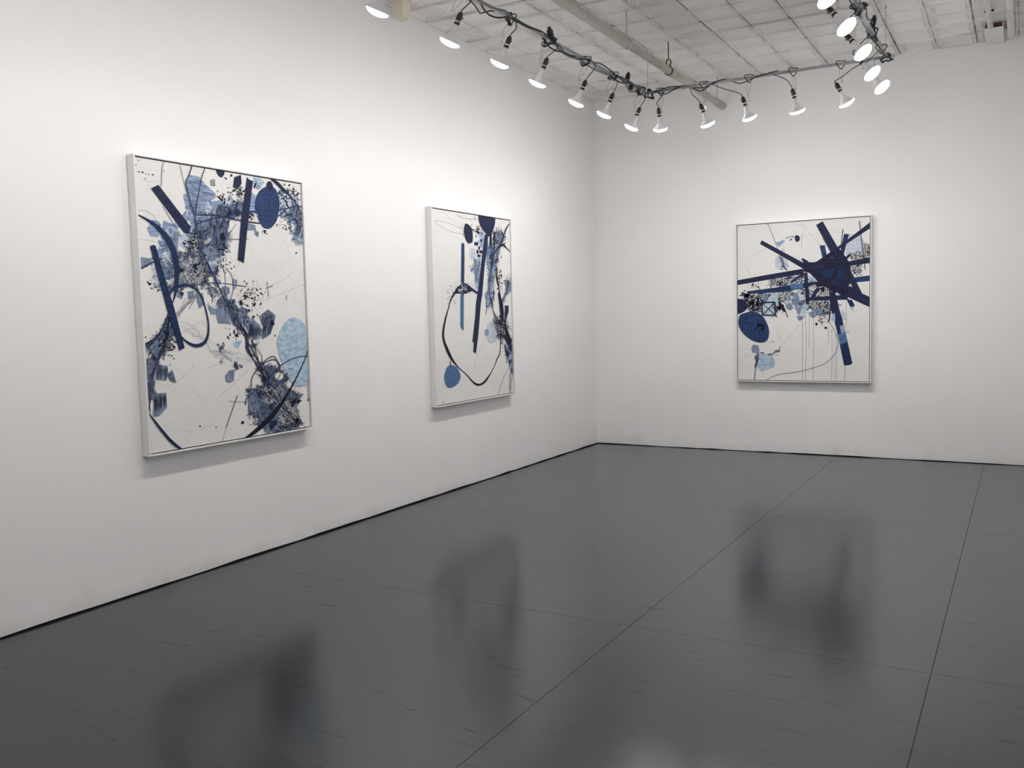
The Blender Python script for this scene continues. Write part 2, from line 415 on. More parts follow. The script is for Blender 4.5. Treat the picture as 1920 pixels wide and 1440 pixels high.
s_ = MB().box(-0.055, 0.080, -0.25, 0.263, 0.0, 0.005).box(-0.055, -0.049, -0.25, 0.263, 0.005, 0.036).box(0.074, 0.080, -0.25, 0.263, 0.005, 0.036)
s_.build('shell', PIPEW, sb)
MB().box(-0.049, 0.074, -0.20, -0.19, 0.005, 0.036).build('dark_inside', DARKV, sb)
MB().tube([(0.022, -0.244, 0.022), (0.066, -0.244, 0.023)], 0.008, 10).build('valve', REDV, sb)
MB().tube([(0.03, -0.236, 0.018), (0.03, -0.19, 0.018)], 0.008, 10).build('valve_stem', DARKV, sb)
bl = empty('cream_block', (0.125, -3.50, H-0.125)); tag(bl, 'short cream wooden block at the ceiling above the long wall', 'block')
MB().bevel_box(-0.045, 0.045, -0.045, 0.045, 0, 0.128, 0.003).build('block_body', CREAM, bl)
MB().bevel_box(-0.052, 0.052, -0.052, 0.052, 0.113, 0.125, 0.002).build('top_plate', CREAM, bl)

# ------------------------------------------------------------------ lighting pipes with cables
def pipe_track(label, a, b, hangers):
    a, b = Vector(a), Vector(b); o = empty('lighting_pipe', a); tag(o, label, 'pipe', 'pipes that carry the flood bulbs')
    MB().tube([(0, 0, 0), b-a], 0.0115, 12).build('conduit', STEEL, o)
    for t in hangers:
        q = (b-a)*t
        MB().tube([q+Vector((0, 0, 0.01)), Vector((q.x, q.y, H-a.z+0.004))], 0.0016, 5).build('hanger_wire', WIRE, o)
        n = (b-a).normalized(); e = n.cross(Vector((0, 0, 1)))
        MB().loop([q + (e*math.cos(w_)+Vector((0, 0, 1))*math.sin(w_))*0.014 for w_ in [2*math.pi*k/12 for k in range(12)]], 0.0022, 5).build('wire_wrap', WIRE, o)
        MB().tube([Vector((q.x, q.y, H-a.z-0.022)), Vector((q.x, q.y, H-a.z+0.003))], 0.004, 6).build('screw_eye', WIRE, o)
    return o
TR1 = pipe_track('grey lighting pipe with tangled cables hung parallel to the long wall', (XT, YT+0.03, ZT), (XT, -8.0, ZT), (0.0, 0.6, 0.98))
TR2 = pipe_track('straight grey lighting pipe hung across in front of the end wall', (XT-0.05, YT, ZT+0.004), (X3+0.06, YT, ZT+0.004), ())
TR3 = pipe_track('grey lighting pipe at the right running towards the viewer from the corner', (X3, YT+0.04, ZT+0.008), (X3, -8.0, ZT+0.008), (0.01, 0.6, 0.98))

def cable(name, label, pts, r, m, seed, sway, turns, group, base_r=0.014):
    """a cable spiralled loosely round a pipe from pts[0] to pts[1]"""
    rd = random.Random(seed); a, b = Vector(pts[0]), Vector(pts[1]); L_ = (b-a).length
    t = (b-a).normalized(); e = t.cross(Vector((0, 0, 1))).normalized(); u = Vector((0, 0, 1))
    n = int(L_/0.03); out = []; ph = rd.uniform(0, 6.28); sag = 0
    s1, s2, s3 = rd.uniform(5, 8), rd.uniform(10, 17), rd.uniform(0, 6)
    for i in range(n+1):
        q = i/n; d = q*L_
        rad = base_r + r + sway*(0.5+0.5*math.sin(d*s1+s3))*(0.5+0.5*math.sin(d*s2+ph))
        an = ph + turns*2*math.pi*q + 0.8*math.sin(d*s2*0.6+s3)
        out.append(a + t*d + e*math.cos(an)*rad + u*(math.sin(an)*rad - 0.3*sway))
    par = TR2 if abs(a.y-b.y) < 0.01 else (TR1 if a.x < 2 else TR3)
    return tag(MB().tube([q-par.location for q in out], r, 6).build(name, m, par), label)
cg = 'cables wound along the lighting pipes'
cable('power_cable', 'thick black cable spiralling round the pipe by the long wall', ((XT, -1.45, ZT), (XT, -7.9, ZT)), 0.0055, BLACK, 1, 0.020, 7, cg)
cable('power_cable', 'second black cable sagging loosely along the pipe by the long wall', ((XT, -1.50, ZT), (XT, -7.9, ZT)), 0.0045, BLACK, 2, 0.034, -5, cg)
cable('power_cable', 'grey cable strapped along the pipe by the long wall', ((XT, -1.48, ZT-0.004), (XT, -7.9, ZT-0.004)), 0.006, GREYCAB, 4, 0.012, 3, cg)
cable('power_cable', 'thin black cable wound along the left half of the crosswise pipe', ((XT+0.05, YT, ZT), (2.25, YT, ZT+0.004)), 0.004, BLACK, 6, 0.016, 2.5, cg)
cable('power_cable', 'black cable lying along the left third of the crosswise pipe', ((XT+0.06, YT, ZT), (1.75, YT, ZT+0.004)), 0.0045, BLACK, 9, 0.024, 1.5, cg)
cable('power_cable', 'black cable wound round the right-hand lighting pipe', ((X3, -1.46, ZT+0.008), (X3, -7.9, ZT+0.008)), 0.005, BLACK, 12, 0.026, 6, cg)
cable('power_cable', 'pale grey cable along the right-hand lighting pipe', ((X3, -1.46, ZT+0.008), (X3, -7.9, ZT+0.008)), 0.006, GREYCAB, 13, 0.012, -3, cg)
def coil(label, c, rad, seed, m=BLACK):
    rd = random.Random(seed); pts = []
    ax = rd.uniform(0, 3.14)
    for k in range(34):
        a = k*0.62; rr = rad*(0.75+0.35*math.sin(k*1.9+seed))
        pts.append(Vector(c) + Vector((math.cos(ax)*math.cos(a)*rr, math.sin(ax)*math.cos(a)*rr, math.sin(a)*rr*0.9-0.01)) + Vector((rd.uniform(-1, 1), rd.uniform(-1, 1), 0))*rad*0.28)
    par = TR1 if c[0] < 2 else TR3
    tag(MB().tube([q-par.location for q in catmull(pts, 3)], 0.0033, 6).build('cable_coil', m, par), label)
coil('bunch of spare black cable at the left corner of the lighting pipes', (XT+0.02, YT+0.0, ZT), 0.05, 3)
coil('bunch of black cable just before the left corner of the pipes', (XT, -1.60, ZT), 0.042, 5)
coil('bunch of black cable above the third bulb from that corner', (XT, -2.66, ZT-0.004), 0.040, 7)
coil('bunch of black cable above the second bulb from the left corner', (XT, -2.16, ZT-0.002), 0.036, 8)
coil('bunch of black cable above the second bulb in view by the long wall', (XT, -3.78, ZT), 0.045, 10)
coil('bunch of black cable above the third bulb in view by the long wall', (XT, -3.24, ZT), 0.048, 14)
coil('bunch of black cable at the right corner of the lighting pipes', (X3+0.005, YT-0.02, ZT), 0.04, 15)
coil('bunch of cable on the right pipe above the middle bulbs', (X3, -2.08, ZT+0.01), 0.055, 16)
coil('bunch of cable high on the right pipe', (X3, -2.72, ZT+0.01), 0.05, 18)
def tap(label, c, tilt, long_):
    o = empty('outlet_tap', c); o.rotation_euler = tilt; tag(o, label, 'outlet', 'black outlet taps on the pipes')
    MB().bevel_box(-0.017, 0.017, -0.02, 0.02, 0, long_, 0.006).build('tap_body', BAKE, o)
    MB().bevel_box(-0.010, 0.010, -0.012, 0.012, long_, long_+0.018, 0.004).build('cord_grip', BAKE, o)
    MB().box(-0.018, 0.018, -0.012, 0.012, 0.01, 0.016).build('face_plate', CHROME, o)
tap('black outlet tap standing on the pipe above the third bulb in view', (XT, -3.20, ZT+0.010), (0.15, -0.1, 0), 0.062)
tap('black outlet tap standing on the pipe near the left corner', (XT, -1.86, ZT+0.010), (-0.3, 0.2, 0.3), 0.058)
tap('black outlet tap lying against the pipe beside the left corner', (XT+0.012, -1.78, ZT-0.022), (1.9, 0.3, 0.2), 0.05)
tap('black outlet tap on the right pipe above the coil', (X3+0.01, -2.20, ZT+0.016), (0.5, 0.3, 0), 0.06)

# ------------------------------------------------------------------ flood bulbs
BS = 0.87      # bulb scale
body_prof = [(0.078, 0.0165), (0.095, 0.0175), (0.115, 0.0195), (0.135, 0.0235), (0.150, 0.029), (0.163, 0.037), (0.174, 0.047), (0.184, 0.058), (0.191, 0.066), (0.195, 0.0685)]
ME_BODY = MB().lathe([(z*BS, r*BS) for z, r in body_prof], 28).mesh('bulb_body', BULB)
ME_LENS = MB().lathe([(z*BS, r*BS) for z, r in [(0.1952, 0.0685), (0.202, 0.0672), (0.211, 0.059), (0.219, 0.042), (0.2235, 0.021), (0.225, 0.0)]], 22).mesh('bulb_lens', LENS)
ME_SOCK = MB().lathe([(z*BS, r*BS) for z, r in [(-0.004, 0.0075), (0.0, 0.010), (0.006, 0.0145), (0.014, 0.0185), (0.05, 0.0195), (0.053, 0.0185)]], 20).mesh('socket', BAKE)
ME_COLL = MB().lathe([(z*BS, r*BS) for z, r in [(0.052, 0.0175), (0.053, 0.0195), (0.064, 0.0200), (0.065, 0.0185)]], 20).mesh('socket_collar', CHROME)
ME_RIM = MB().lathe([(z*BS, r*BS) for z, r in [(0.064, 0.0185), (0.066, 0.0195), (0.078, 0.0200), (0.081, 0.0175)]], 20).mesh('socket_rim', BAKE)
ME_SWITCH = MB().tube([(0.015, 0, 0.024), (0.024, 0, 0.026), (0.027, 0, 0.026)], [0.0045, 0.004, 0.002], 8).mesh('switch_key', BRASS)
ME_BRKT = MB().bevel_box(-0.040, -0.0155, -0.005, 0.005, 0.047, 0.052, 0.001).bevel_box(-0.042, -0.038, -0.005, 0.005, 0.032, 0.056, 0.001).mesh('bracket', CHROME)
clips_rd = random.Random(77)
def flood(label, group, T, rim, d, cord, loop_ang, clip_ang, flip=False):
    """T: point on the pipe, rim: centre of the lens rim, d: aim. All in world space."""
    T, rim, d = Vector(T), Vector(rim), Vector(d).normalized()
    S = rim - d*0.195*BS
    root = empty('flood_bulb', S); tag(root, label, 'light bulb', group)
    # local Z = aim, local -X roughly up so that the bracket sits on the upper side
    up = Vector((0, 0, 1)); ref = (T + Vector((0, 0, -0.05)) - S); ref = ref - d*ref.dot(d)
    x = -ref.normalized(); y = d.cross(x).normalized()
    M = Matrix((x, y, d)).transposed().to_4x4(); M.translation = S
    root.matrix_world = M; inv = M.inverted()
    for nm, me in (('bulb_body', ME_BODY), ('bulb_lens', ME_LENS), ('socket', ME_SOCK), ('socket_collar', ME_COLL), ('socket_rim', ME_RIM), ('switch_key', ME_SWITCH), ('swivel_bracket', ME_BRKT)):
        link(nm, me, root)
    def wb(nm, mb_, m_):
        mb_.v = [tuple(inv @ Vector(v)) for v in mb_.v]; return mb_.build(nm, m_, root)
    ld = bpy.data.lights.new('bulb_light', 'AREA'); ld.shape = 'DISK'; ld.size = 0.07; ld.energy = LAMP_WATTS; ld.color = LAMP_COLOUR; ld.spread = LAMP_SPREAD
    lo = bpy.data.objects.new('bulb_light', ld); COL.objects.link(lo); lo.parent = root
    lo.matrix_local = Matrix.Translation((0, 0, 0.2256*BS)) @ Matrix.Rotation(math.pi, 4, 'X')
    eye = M @ Vector((-0.040, 0, 0.032))
    e2 = eye + Vector((0, 0, 0.018))
    h = Vector((math.cos(loop_ang), math.sin(loop_ang), 0))
    wb('swivel_ring', MB().loop([e2 + (h*math.cos(a)+up*math.sin(a))*0.010 for a in [2*math.pi*k/12 for k in range(12)]], 0.0018, 5), CHROME)
    # clip over the pipe: rounded triangle, point down
    ch = Vector((math.cos(clip_ang), math.sin(clip_ang), 0)); bot = T + Vector((0, 0, -0.040))
    tri = [bot, bot+ch*0.010+up*0.008, bot+ch*0.036+up*0.044, bot+ch*0.037+up*0.055, bot+ch*0.028+up*0.061, bot+up*0.062, bot-ch*0.028+up*0.061, bot-ch*0.037+up*0.055, bot-ch*0.036+up*0.044, bot-ch*0.010+up*0.008]
    wb('pipe_clip', MB().loop(catmull(tri, 4, True), 0.0034, 6), BLACK)
    # thin wire loop between clip and ring
    top = bot + Vector((0, 0, 0.004)); low = e2 + Vector((0, 0, 0.008)); ln = top-low
    wl = [low, low+ln*0.25+h*0.012, low+ln*0.6+h*0.022, low+ln*0.88+h*0.018, top, low+ln*0.88-h*0.018, low+ln*0.6-h*0.022, low+ln*0.25-h*0.012]
    wb('hook_wire', MB().loop(catmull(wl, 4, True), 0.0013, 5), WIRE)
    # flex
    st = M @ Vector((0, 0, -0.002)); back = -d
    pts = [st, st+back*0.014] + [Vector(c) for c in cord]
    wb('flex', MB().tube(catmull(pts, 6), 0.0031, 6), BLACK)
    return root
LW = 'flood bulbs hung from the pipe by the long wall'
ordinal = ['first', 'second', 'third', 'fourth', 'fifth', 'sixth']
t1 = [(-4.33, -0.27, 'largest and nearest flood bulb on the left pipe, cut off by nothing but the top edge'),
      (-3.76, -0.262, 'second flood bulb from the left, lens turned to the long wall'),
      (-3.25, -0.277, 'third flood bulb from the left, hung under a black outlet tap'),
      (-2.64, -0.295, 'fourth flood bulb from the left, on a kinked black flex'),
      (-2.13, -0.288, 'fifth flood bulb from the left, under the pipe by the long wall'),
      (-1.56, -0.292, 'sixth flood bulb from the left, last before the pipe corner')]
t1[0] = (t1[0][0], t1[0][1], 'first flood bulb from the left, nearest on the pipe by the long wall')
for i, (yy, dz, lab) in enumerate(t1):
    T = (XT, yy, ZT); rim = Vector((XT-0.085, yy+0.0, ZT+dz)); d = (-0.46, -0.03+0.02*(i % 3), -0.87)
    k = [(0.03, 0.02), (-0.01, 0.01), (0.05, -0.03), (0.045, 0.03), (-0.02, -0.01), (0.0, -0.05)][i]
    cord = [(XT+0.03+k[0]*0.6, yy+0.03, ZT-0.055), (XT+0.01+k[1], yy+0.015, ZT-0.012), (XT-0.012, yy-0.02, ZT+0.014), (XT+0.006, yy-0.07, ZT-0.01)]
    flood(lab, LW, T, rim, d, cord, 0.15, 0.35)
for i, yy in enumerate((-5.0, -5.65, -6.3, -7.0)):      # same pipe goes on towards the viewer, unseen bulbs added for even brightness
    rim = Vector((XT-0.085, yy, ZT-0.28))
    flood('unseen flood bulb on the long wall pipe, %s from the room corner' % ('seventh', 'eighth', 'ninth', 'tenth')[i], LW, (XT, yy, ZT), rim, (-0.46, 0, -0.87),
          [(XT+0.04, yy+0.03, ZT-0.055), (XT+0.01, yy+0.015, ZT-0.012), (XT-0.012, yy-0.02, ZT+0.014), (XT+0.006, yy-0.07, ZT-0.01)], 0.15, 0.35)
LB = 'flood bulbs hung from the crosswise pipe'
t2 = [(1.272, 1.252, -0.300, -0.06, 'leftmost flood bulb on the crosswise pipe, hanging straight down', [(-0.035, 0, -0.09), (0.02, 0, -0.03), (0.0, 0, 0.012), (-0.05, 0, 0.0)]),
      (1.645, 1.663, -0.310, 0.27, 'second flood bulb on the crosswise pipe, under a plain black socket', [(-0.06, 0, -0.105), (-0.10, 0, -0.06), (-0.13, 0, 0.012), (-0.17, 0, -0.012)]),
      (2.015, 2.006, -0.302, 0.24, 'third flood bulb from the left on the crosswise pipe', [(-0.10, 0, -0.10), (-0.22, 0, -0.05), (-0.32, 0, 0.004), (-0.38, 0, 0.014)]),
      (2.360, 2.383, -0.297, 0.16, 'fourth bulb on the crosswise pipe, its flex arching to the left', [(-0.05, 0, -0.06), (-0.12, 0, -0.018), (-0.20, 0, 0.010), (-0.26, 0, 0.012)]),
      (2.715, 2.752, -0.285, 0.48, 'rightmost flood bulb on the crosswise pipe, tilted to the right', [(0.02, 0, -0.09), (0.08, 0, -0.05), (0.17, 0, -0.01), (0.24, 0, 0.012)])]
for i, (tx, rx, dz, ax, lab, cord) in enumerate(t2):
    T = (tx, YT, ZT+0.004); rim = Vector((rx, YT+0.03, ZT+dz))
    flood(lab, LB, T, rim, (ax, 0.40, -1.0), [(tx+c[0], YT-0.006+c[1], ZT+c[2]) for c in cord], 1.1, 0.45)
# unseen rear pipe and bulbs, added to bounce more light onto the ceiling
TR4 = pipe_track('added unseen lighting pipe across the rear of the room behind the viewer', (XT-0.05, -8.0, ZT+0.004), (X3+0.06, -8.0, ZT+0.004), (0.5,))
for i in range(6):
    xx = XT + 0.14 + i*0.33
    flood('unseen flood bulb added to lift the room light, %s from the long wall' % ordinal[i], 'unseen flood bulbs added on the rear pipe', (xx, -8.0, ZT+0.004), Vector((xx, -8.03, ZT-0.29)), (0, -0.5, -0.86),
          [(xx-0.04, -7.99, ZT-0.08), (xx-0.10, -7.994, ZT-0.02), (xx-0.16, -8.0, ZT+0.012), (xx-0.22, -8.0, ZT+0.012)], 1.1, 0.45)
LR = 'flood bulbs hung from the right-hand pipe'
t3 = [(-3.85, 0.03, 'flood bulb cut by the top edge of the picture, on the right pipe'),
      (-3.30, 0.03, 'largest lit lens on the right pipe, facing down to the right'),
      (-2.70, 0.03, 'second full lit lens from the top on the right pipe'),
      (-2.13, 0.005, 'third full lit lens from the top on the right pipe'),
      (-1.68, 0.01, 'lowest lit lens on the right pipe, farthest into the corner')]
for i, (yy, dx, lab) in enumerate(t3):
    T = (X3, yy, ZT+0.008); rim = Vector((X3+dx, yy-0.03, ZT-0.275))
    flood(lab, LR, T, rim, (0.62, -0.17, -0.77), [(X3-0.13, yy+0.06, ZT-0.09), (X3-0.05, yy+0.05, ZT-0.02), (X3+0.01, yy+0.03, ZT+0.03), (X3, yy-0.05, ZT+0.016)], 0.3, 0.2)
for i, yy in enumerate((-4.45, -5.05, -5.65, -6.25, -6.85)):  # unseen bulbs farther along the right pipe, added to even out the brightness
    flood('unseen flood bulb on the right pipe, %s from its far corner' % ('sixth', 'seventh', 'eighth', 'ninth', 'tenth')[i], LR, (X3, yy, ZT+0.008), Vector((X3+0.03, yy-0.03, ZT-0.275)), (0.62, -0.17, -0.77),
          [(X3-0.13, yy+0.06, ZT-0.09), (X3-0.05, yy+0.05, ZT-0.02), (X3+0.01, yy+0.03, ZT+0.03), (X3, yy-0.05, ZT+0.016)], 0.3, 0.2)
# ------------------------------------------------------------------ paintings
def ink(c, k=0.92): return tuple(min(1.0, v/k) for v in s2l(c))
def ink_mat(name, a, b, scale=45, stretch=(1, 1, 1), rot=(0, 0, 0), lo=0.35, hi=0.68, rough=0.55):
    return mottled(name, [(lo, ink(a)), (hi, ink(b))], scale, 7, rough, stretch, rot, spec=0.15)
I_DARK = ink_mat('ink_navy', (30, 33, 55), (43, 50, 80), 110)
I_CORE = ink_mat('ink_core', (27, 26, 48), (36, 36, 62), 90)
I_BLUE = ink_mat('ink_blue', (29, 42, 74), (56, 80, 122), 120, lo=0.40, hi=0.66)
I_DEEP = ink_mat('ink_deep_blue', (24, 34, 60), (40, 60, 98), 90)
I_MIDB = ink_mat('ink_mid_blue', (54, 88, 132), (94, 128, 164), 90)
I_BLACK = ink_mat('ink_black', (20, 21, 33), (33, 35, 50), 60)
W_BLUE = ink_mat('wash_blue', (106, 128, 166), (168, 180, 202), 11, (1, 1, 10), (0, 0.25, 0))
W_SKY = ink_mat('wash_sky', (136, 166, 190), (188, 202, 210), 26, (1, 1, 2), (0, 0.6, 0))
W_PALE = ink_mat('wash_pale', (164, 178, 196), (204, 206, 210), 18, (1, 1, 5), (0, 0.9, 0))
W_GREY = ink_mat('wash_grey', (92, 107, 131), (140, 153, 170), 14, (8, 1, 1), (0, 0.2, 0))
W_SLATE = ink_mat('wash_slate', (58, 67, 88), (116, 126, 145), 60)
I_LINE = ink_mat('ink_line', (30, 36, 62), (60, 70, 104), 30)
I_HAIR = ink_mat('pencil_line', (168, 170, 178), (196, 196, 198), 20)
I_GREYL = ink_mat('grey_line', (92, 98, 118), (132, 138, 154), 20)
I_WHITE = CANVAS

def px_ray(x, y): return (FWD + RGT*((x-960)/FPX) - UPV*((y-720)/FPX))
def clip_poly(poly, W_, H_, m=0.0):
    for ax, lim, sg in ((0, m, 1), (0, W_-m, -1), (1, m, 1), (1, H_-m, -1)):
        out = []
        for i in range(len(poly)):
            a, b = poly[i-1], poly[i]
            ia, ib = (a[ax]-lim)*sg >= 0, (b[ax]-lim)*sg >= 0
            if ia != ib:
                t = (lim-a[ax])/(b[ax]-a[ax]); out.append((a[0]+(b[0]-a[0])*t, a[1]+(b[1]-a[1])*t))
            if ib: out.append(b)
        poly = out
        if len(poly) < 3: return []
    return poly
def inside(p, poly):
    c = False; x, y = p
    for i in range(len(poly)):
        (x1, y1), (x2, y2) = poly[i-1], poly[i]
        if (y1 > y) != (y2 > y) and x < (x2-x1)*(y-y1)/(y2-y1)+x1: c = not c
    return c
class Art:
    """marks on a canvas; coordinates are read in a zoomed view and laid flat on the canvas plane"""
    def __init__(s, label, root_loc, rotz, W_, H_, t, zoom, seed):
        s.W, s.H, s.t = W_, H_, t; s.zoom = zoom; s.rd = random.Random(seed); s.k = 0
        s.root = empty('painting', root_loc); s.root.rotation_euler = (0, 0, rotz); tag(s.root, label, 'painting', 'framed abstract paintings')
        s.M = Matrix.Translation(root_loc) @ Matrix.Rotation(rotz, 4, 'Z'); s.inv = s.M.inverted()
        f, gap = 0.0085, 0.006; s.f = f
        for nm, b in (('frame_rail', (0, f, -t, -0.002, 0, H_)), ('frame_rail', (W_-f, W_, -t, -0.002, 0, H_)), ('frame_rail', (f, W_-f, -t, -0.002, 0, f)), ('frame_rail', (f, W_-f, -t, -0.002, H_-f, H_))):
            MB().bevel_box(*b, 0.0006).build(nm, FRAME, s.root)
        MB().box(f, W_-f, -0.012, -0.004, f, H_-f).build('backing_board', BACKING, s.root)
        s.c0 = f+gap; s.cw, s.chh = W_-2*s.c0, H_-2*s.c0
        s.cy = -(t-0.009)
        s.canvas = MB().bevel_box(s.c0, W_-s.c0, s.cy, -0.012, s.c0, H_-s.c0, 0.002).build('canvas', CANVAS, s.root)
        s.batches = {}
    def P(s, p):                       # zoom coordinates -> canvas coordinates (metres from its lower left corner)
        x = s.zoom[0]+p[0]/s.zoom[2]; y = s.zoom[1]+p[1]/s.zoom[2]
        d = s.inv.to_3x3() @ px_ray(x, y); o = s.inv @ CAM
        q = o + d*((s.cy-o.y)/d.y)
        return (q.x-s.c0, q.z-s.c0)
    def step(s): s.k += 1; return s.cy - 0.00004 - s.k*0.000008
    def face(s, mb, poly, y):
        poly = clip_poly(list(poly), s.cw, s.chh, 0.0005)
        if len(poly) < 3: return
        A = sum(poly[i-1][0]*poly[i][1]-poly[i][0]*poly[i-1][1] for i in range(len(poly)))
        if abs(A) < 1e-9: return
        if A < 0: poly = poly[::-1]
        vs = [(s.c0+u, y, s.c0+v) for u, v in poly]
        if len(poly) <= 4: mb.add(vs, [tuple(range(len(vs)))])
        else:
            tri = tessellate_polygon([[Vector((u, v, 0)) for u, v in poly]])
            mb.add(vs, [tuple(t) for t in tri])
    def _done(s, mb, m, name):
        if not mb.f: return
        if name: mb.build(name, m, s.canvas)
        else:
            b = s.batches.setdefault(m.name, (m, MB()))[1]; b.add(mb.v, mb.f)
    def poly(s, pts, m, name=None, smooth=False, outline=None, rough=0.0):
        q = [s.P(p) for p in pts]
        if smooth: q = [(v.x, v.y) for v in catmull([(a, b, 0) for a, b in q], 6, True)]
        if rough:
            out = []
            for i in range(len(q)):
                a, b = q[i-1], q[i]; n = max(1, int(math.dist(a, b)/0.012))
                for k in range(n):
                    out.append((a[0]+(b[0]-a[0])*k/n+s.rd.uniform(-rough, rough), a[1]+(b[1]-a[1])*k/n+s.rd.uniform(-rough, rough)))
            q = out
        mb = MB(); s.face(mb, q, s.step()); s._done(mb, m, name)
        if outline:
            mb = MB(); y = s.step()
            for i in range(len(q)): s._seg(mb, q[i-1], q[i], 0.0016, y)
            s._done(mb, outline, None)
        return q
    def _seg(s, mb, a, b, w_, y):
        dx, dy = b[0]-a[0], b[1]-a[1]; l = math.hypot(dx, dy)
        if l < 1e-6: return
        nx, ny = -dy/l*w_/2, dx/l*w_/2; ex, ey = dx/l*w_*0.3, dy/l*w_*0.3
        s.face(mb, [(a[0]+nx-ex, a[1]+ny-ey), (a[0]-nx-ex, a[1]-ny-ey), (b[0]-nx+ex, b[1]-ny+ey), (b[0]+nx+ex, b[1]+ny+ey)], y)
    def stroke(s, pts, m, name=None, w_=None, per=7):
        """pts (x, y, width) in zoom pixels, or (x, y) with one width; a width is measured as if on the canvas plane"""
        q = [(p[0], p[1], (p[2] if len(p) > 2 else w_)) for p in pts]
        c = catmull(q, per) if len(q) > 2 else [Vector(a) for a in q]
        L_, R_ = [], []
        for i, p in enumerate(c):
            t = c[min(i+1, len(c)-1)]-c[max(i-1, 0)]; l = math.hypot(t.x, t.y) or 1
            nx, ny = -t.y/l*p.z/2, t.x/l*p.z/2
            L_.append(s.P((p.x+nx, p.y+ny))); R_.append(s.P((p.x-nx, p.y-ny)))
        mb = MB(); y = s.step()
        for i in range(len(c)-1): s.face(mb, [L_[i], L_[i+1], R_[i+1], R_[i]], y)
        s._done(mb, m, name)
    def blot(s, mb, u, v, r, y, el=1.0):
        n = s.rd.choice((4, 5, 6, 7)); a0 = s.rd.uniform(0, 6.28); an = s.rd.uniform(0, 3.14); ca, sa = math.cos(an), math.sin(an)
        pl = []
        for k in range(n):
            a = a0+6.283*k/n; rr = r*s.rd.uniform(0.6, 1.25); X, Y = math.cos(a)*rr*el, math.sin(a)*rr
            pl.append((u+X*ca-Y*sa, v+X*sa+Y*ca))
        s.face(mb, pl, y)
    def splat(s, c, rx, ry, n, m, lo=0.0012, hi=0.007):
        u0, v0 = s.P(c); k = s.mpp/s.zoom[2]; mb = MB(); y = s.step()
        for _ in range(n):
            r = lo+(hi-lo)*s.rd.random()**3
            s.blot(mb, u0+s.rd.gauss(0, 0.5)*rx*k*s.fs, v0+s.rd.gauss(0, 0.5)*ry*k, r, y, s.rd.choice((1, 1, 1.6, 2.6)))
        s._done(mb, m, None)
    def web(s, pts, n, m, lo=0.008, hi=0.03, w_=0.0022):
        q = [s.P(p) for p in pts]; us = [a for a, b in q]; vs = [b for a, b in q]; mb = MB(); y = s.step(); c = 0; tries = 0
        base = s.rd.uniform(0, 3.14)
        while c < n and tries < n*8:
            tries += 1
            u, v = s.rd.uniform(min(us), max(us)), s.rd.uniform(min(vs), max(vs))
            if not inside((u, v), q): continue
            a = base + s.rd.gauss(0, 0.9); l = s.rd.uniform(lo, hi); p = (u, v)
            for _ in range(2):
                b = (p[0]+math.cos(a)*l/2, p[1]+math.sin(a)*l/2); s._seg(mb, p, b, w_*s.rd.uniform(0.5, 1.3), y); p = b; a += s.rd.gauss(0, 0.7)
            c += 1
        s._done(mb, m, None)
    def tangle(s, pts, n, spread, m, w0=0.0012, w1=0.004):
        q = [s.P(p) for p in pts]
        for _ in range(n):
            j = [(a+s.rd.gauss(0, spread), b+s.rd.gauss(0, spread), 0) for a, b in q]
            c = catmull(j, 5); mb = MB(); y = s.step(); w_ = s.rd.uniform(w0, w1)
            for i in range(len(c)-1): s._seg(mb, (c[i].x, c[i].y), (c[i+1].x, c[i+1].y), w_*s.rd.uniform(0.6, 1.3), y)
            s._done(mb, m, None)
    def chunks(s, pts, n, spread, lo, hi, ms):
        """angular torn patches strewn along a path"""
        q = [s.P(p) for p in pts]
        for _ in range(n):
            i = s.rd.randrange(len(q)-1); t = s.rd.random()
            u = q[i][0]+(q[i+1][0]-q[i][0])*t+s.rd.gauss(0, spread); v = q[i][1]+(q[i+1][1]-q[i][1])*t+s.rd.gauss(0, spread)
            mb = MB(); s.blot(mb, u, v, s.rd.uniform(lo, hi), s.step(), s.rd.uniform(1, 1.7)); s._done(mb, s.rd.choice(ms), None)
    def hairs(s, n, m, lo=0.1, hi=0.7, w_=0.0011):
        mb = MB(); y = s.step()
        for _ in range(n):
            u, v = s.rd.uniform(0, s.cw), s.rd.uniform(0, s.chh); a = s.rd.uniform(0, 6.28); l = s.rd.uniform(lo, hi)*s.rd.random(); cv = s.rd.gauss(0, 0.12)
            p = (u, v)
            for k in range(6):
                b = (p[0]+math.cos(a)*l/6, p[1]+math.sin(a)*l/6); s._seg(mb, p, b, w_, y); p = b; a += cv
        s._done(mb, m, None)
    def fray(s, pts, n, m, lo=0.008, hi=0.03, w_=0.002):
        """short spikes bristling out of a torn edge"""
        q = [s.P(p) for p in pts]; cu = sum(p[0] for p in q)/len(q); cv = sum(p[1] for p in q)/len(q); mb = MB(); y = s.step()
        for _ in range(n):
            i = s.rd.randrange(len(q)); t = s.rd.random(); a, b = q[i-1], q[i]
            u, v = a[0]+(b[0]-a[0])*t, a[1]+(b[1]-a[1])*t
            an = math.atan2(v-cv, u-cu)+s.rd.gauss(0, 0.8); l = s.rd.uniform(lo, hi)
            s._seg(mb, (u-math.cos(an)*l*0.5, v-math.sin(an)*l*0.5), (u+math.cos(an)*l, v+math.sin(an)*l), w_*s.rd.uniform(0.5, 1.4), y)
        s._done(mb, m, None)
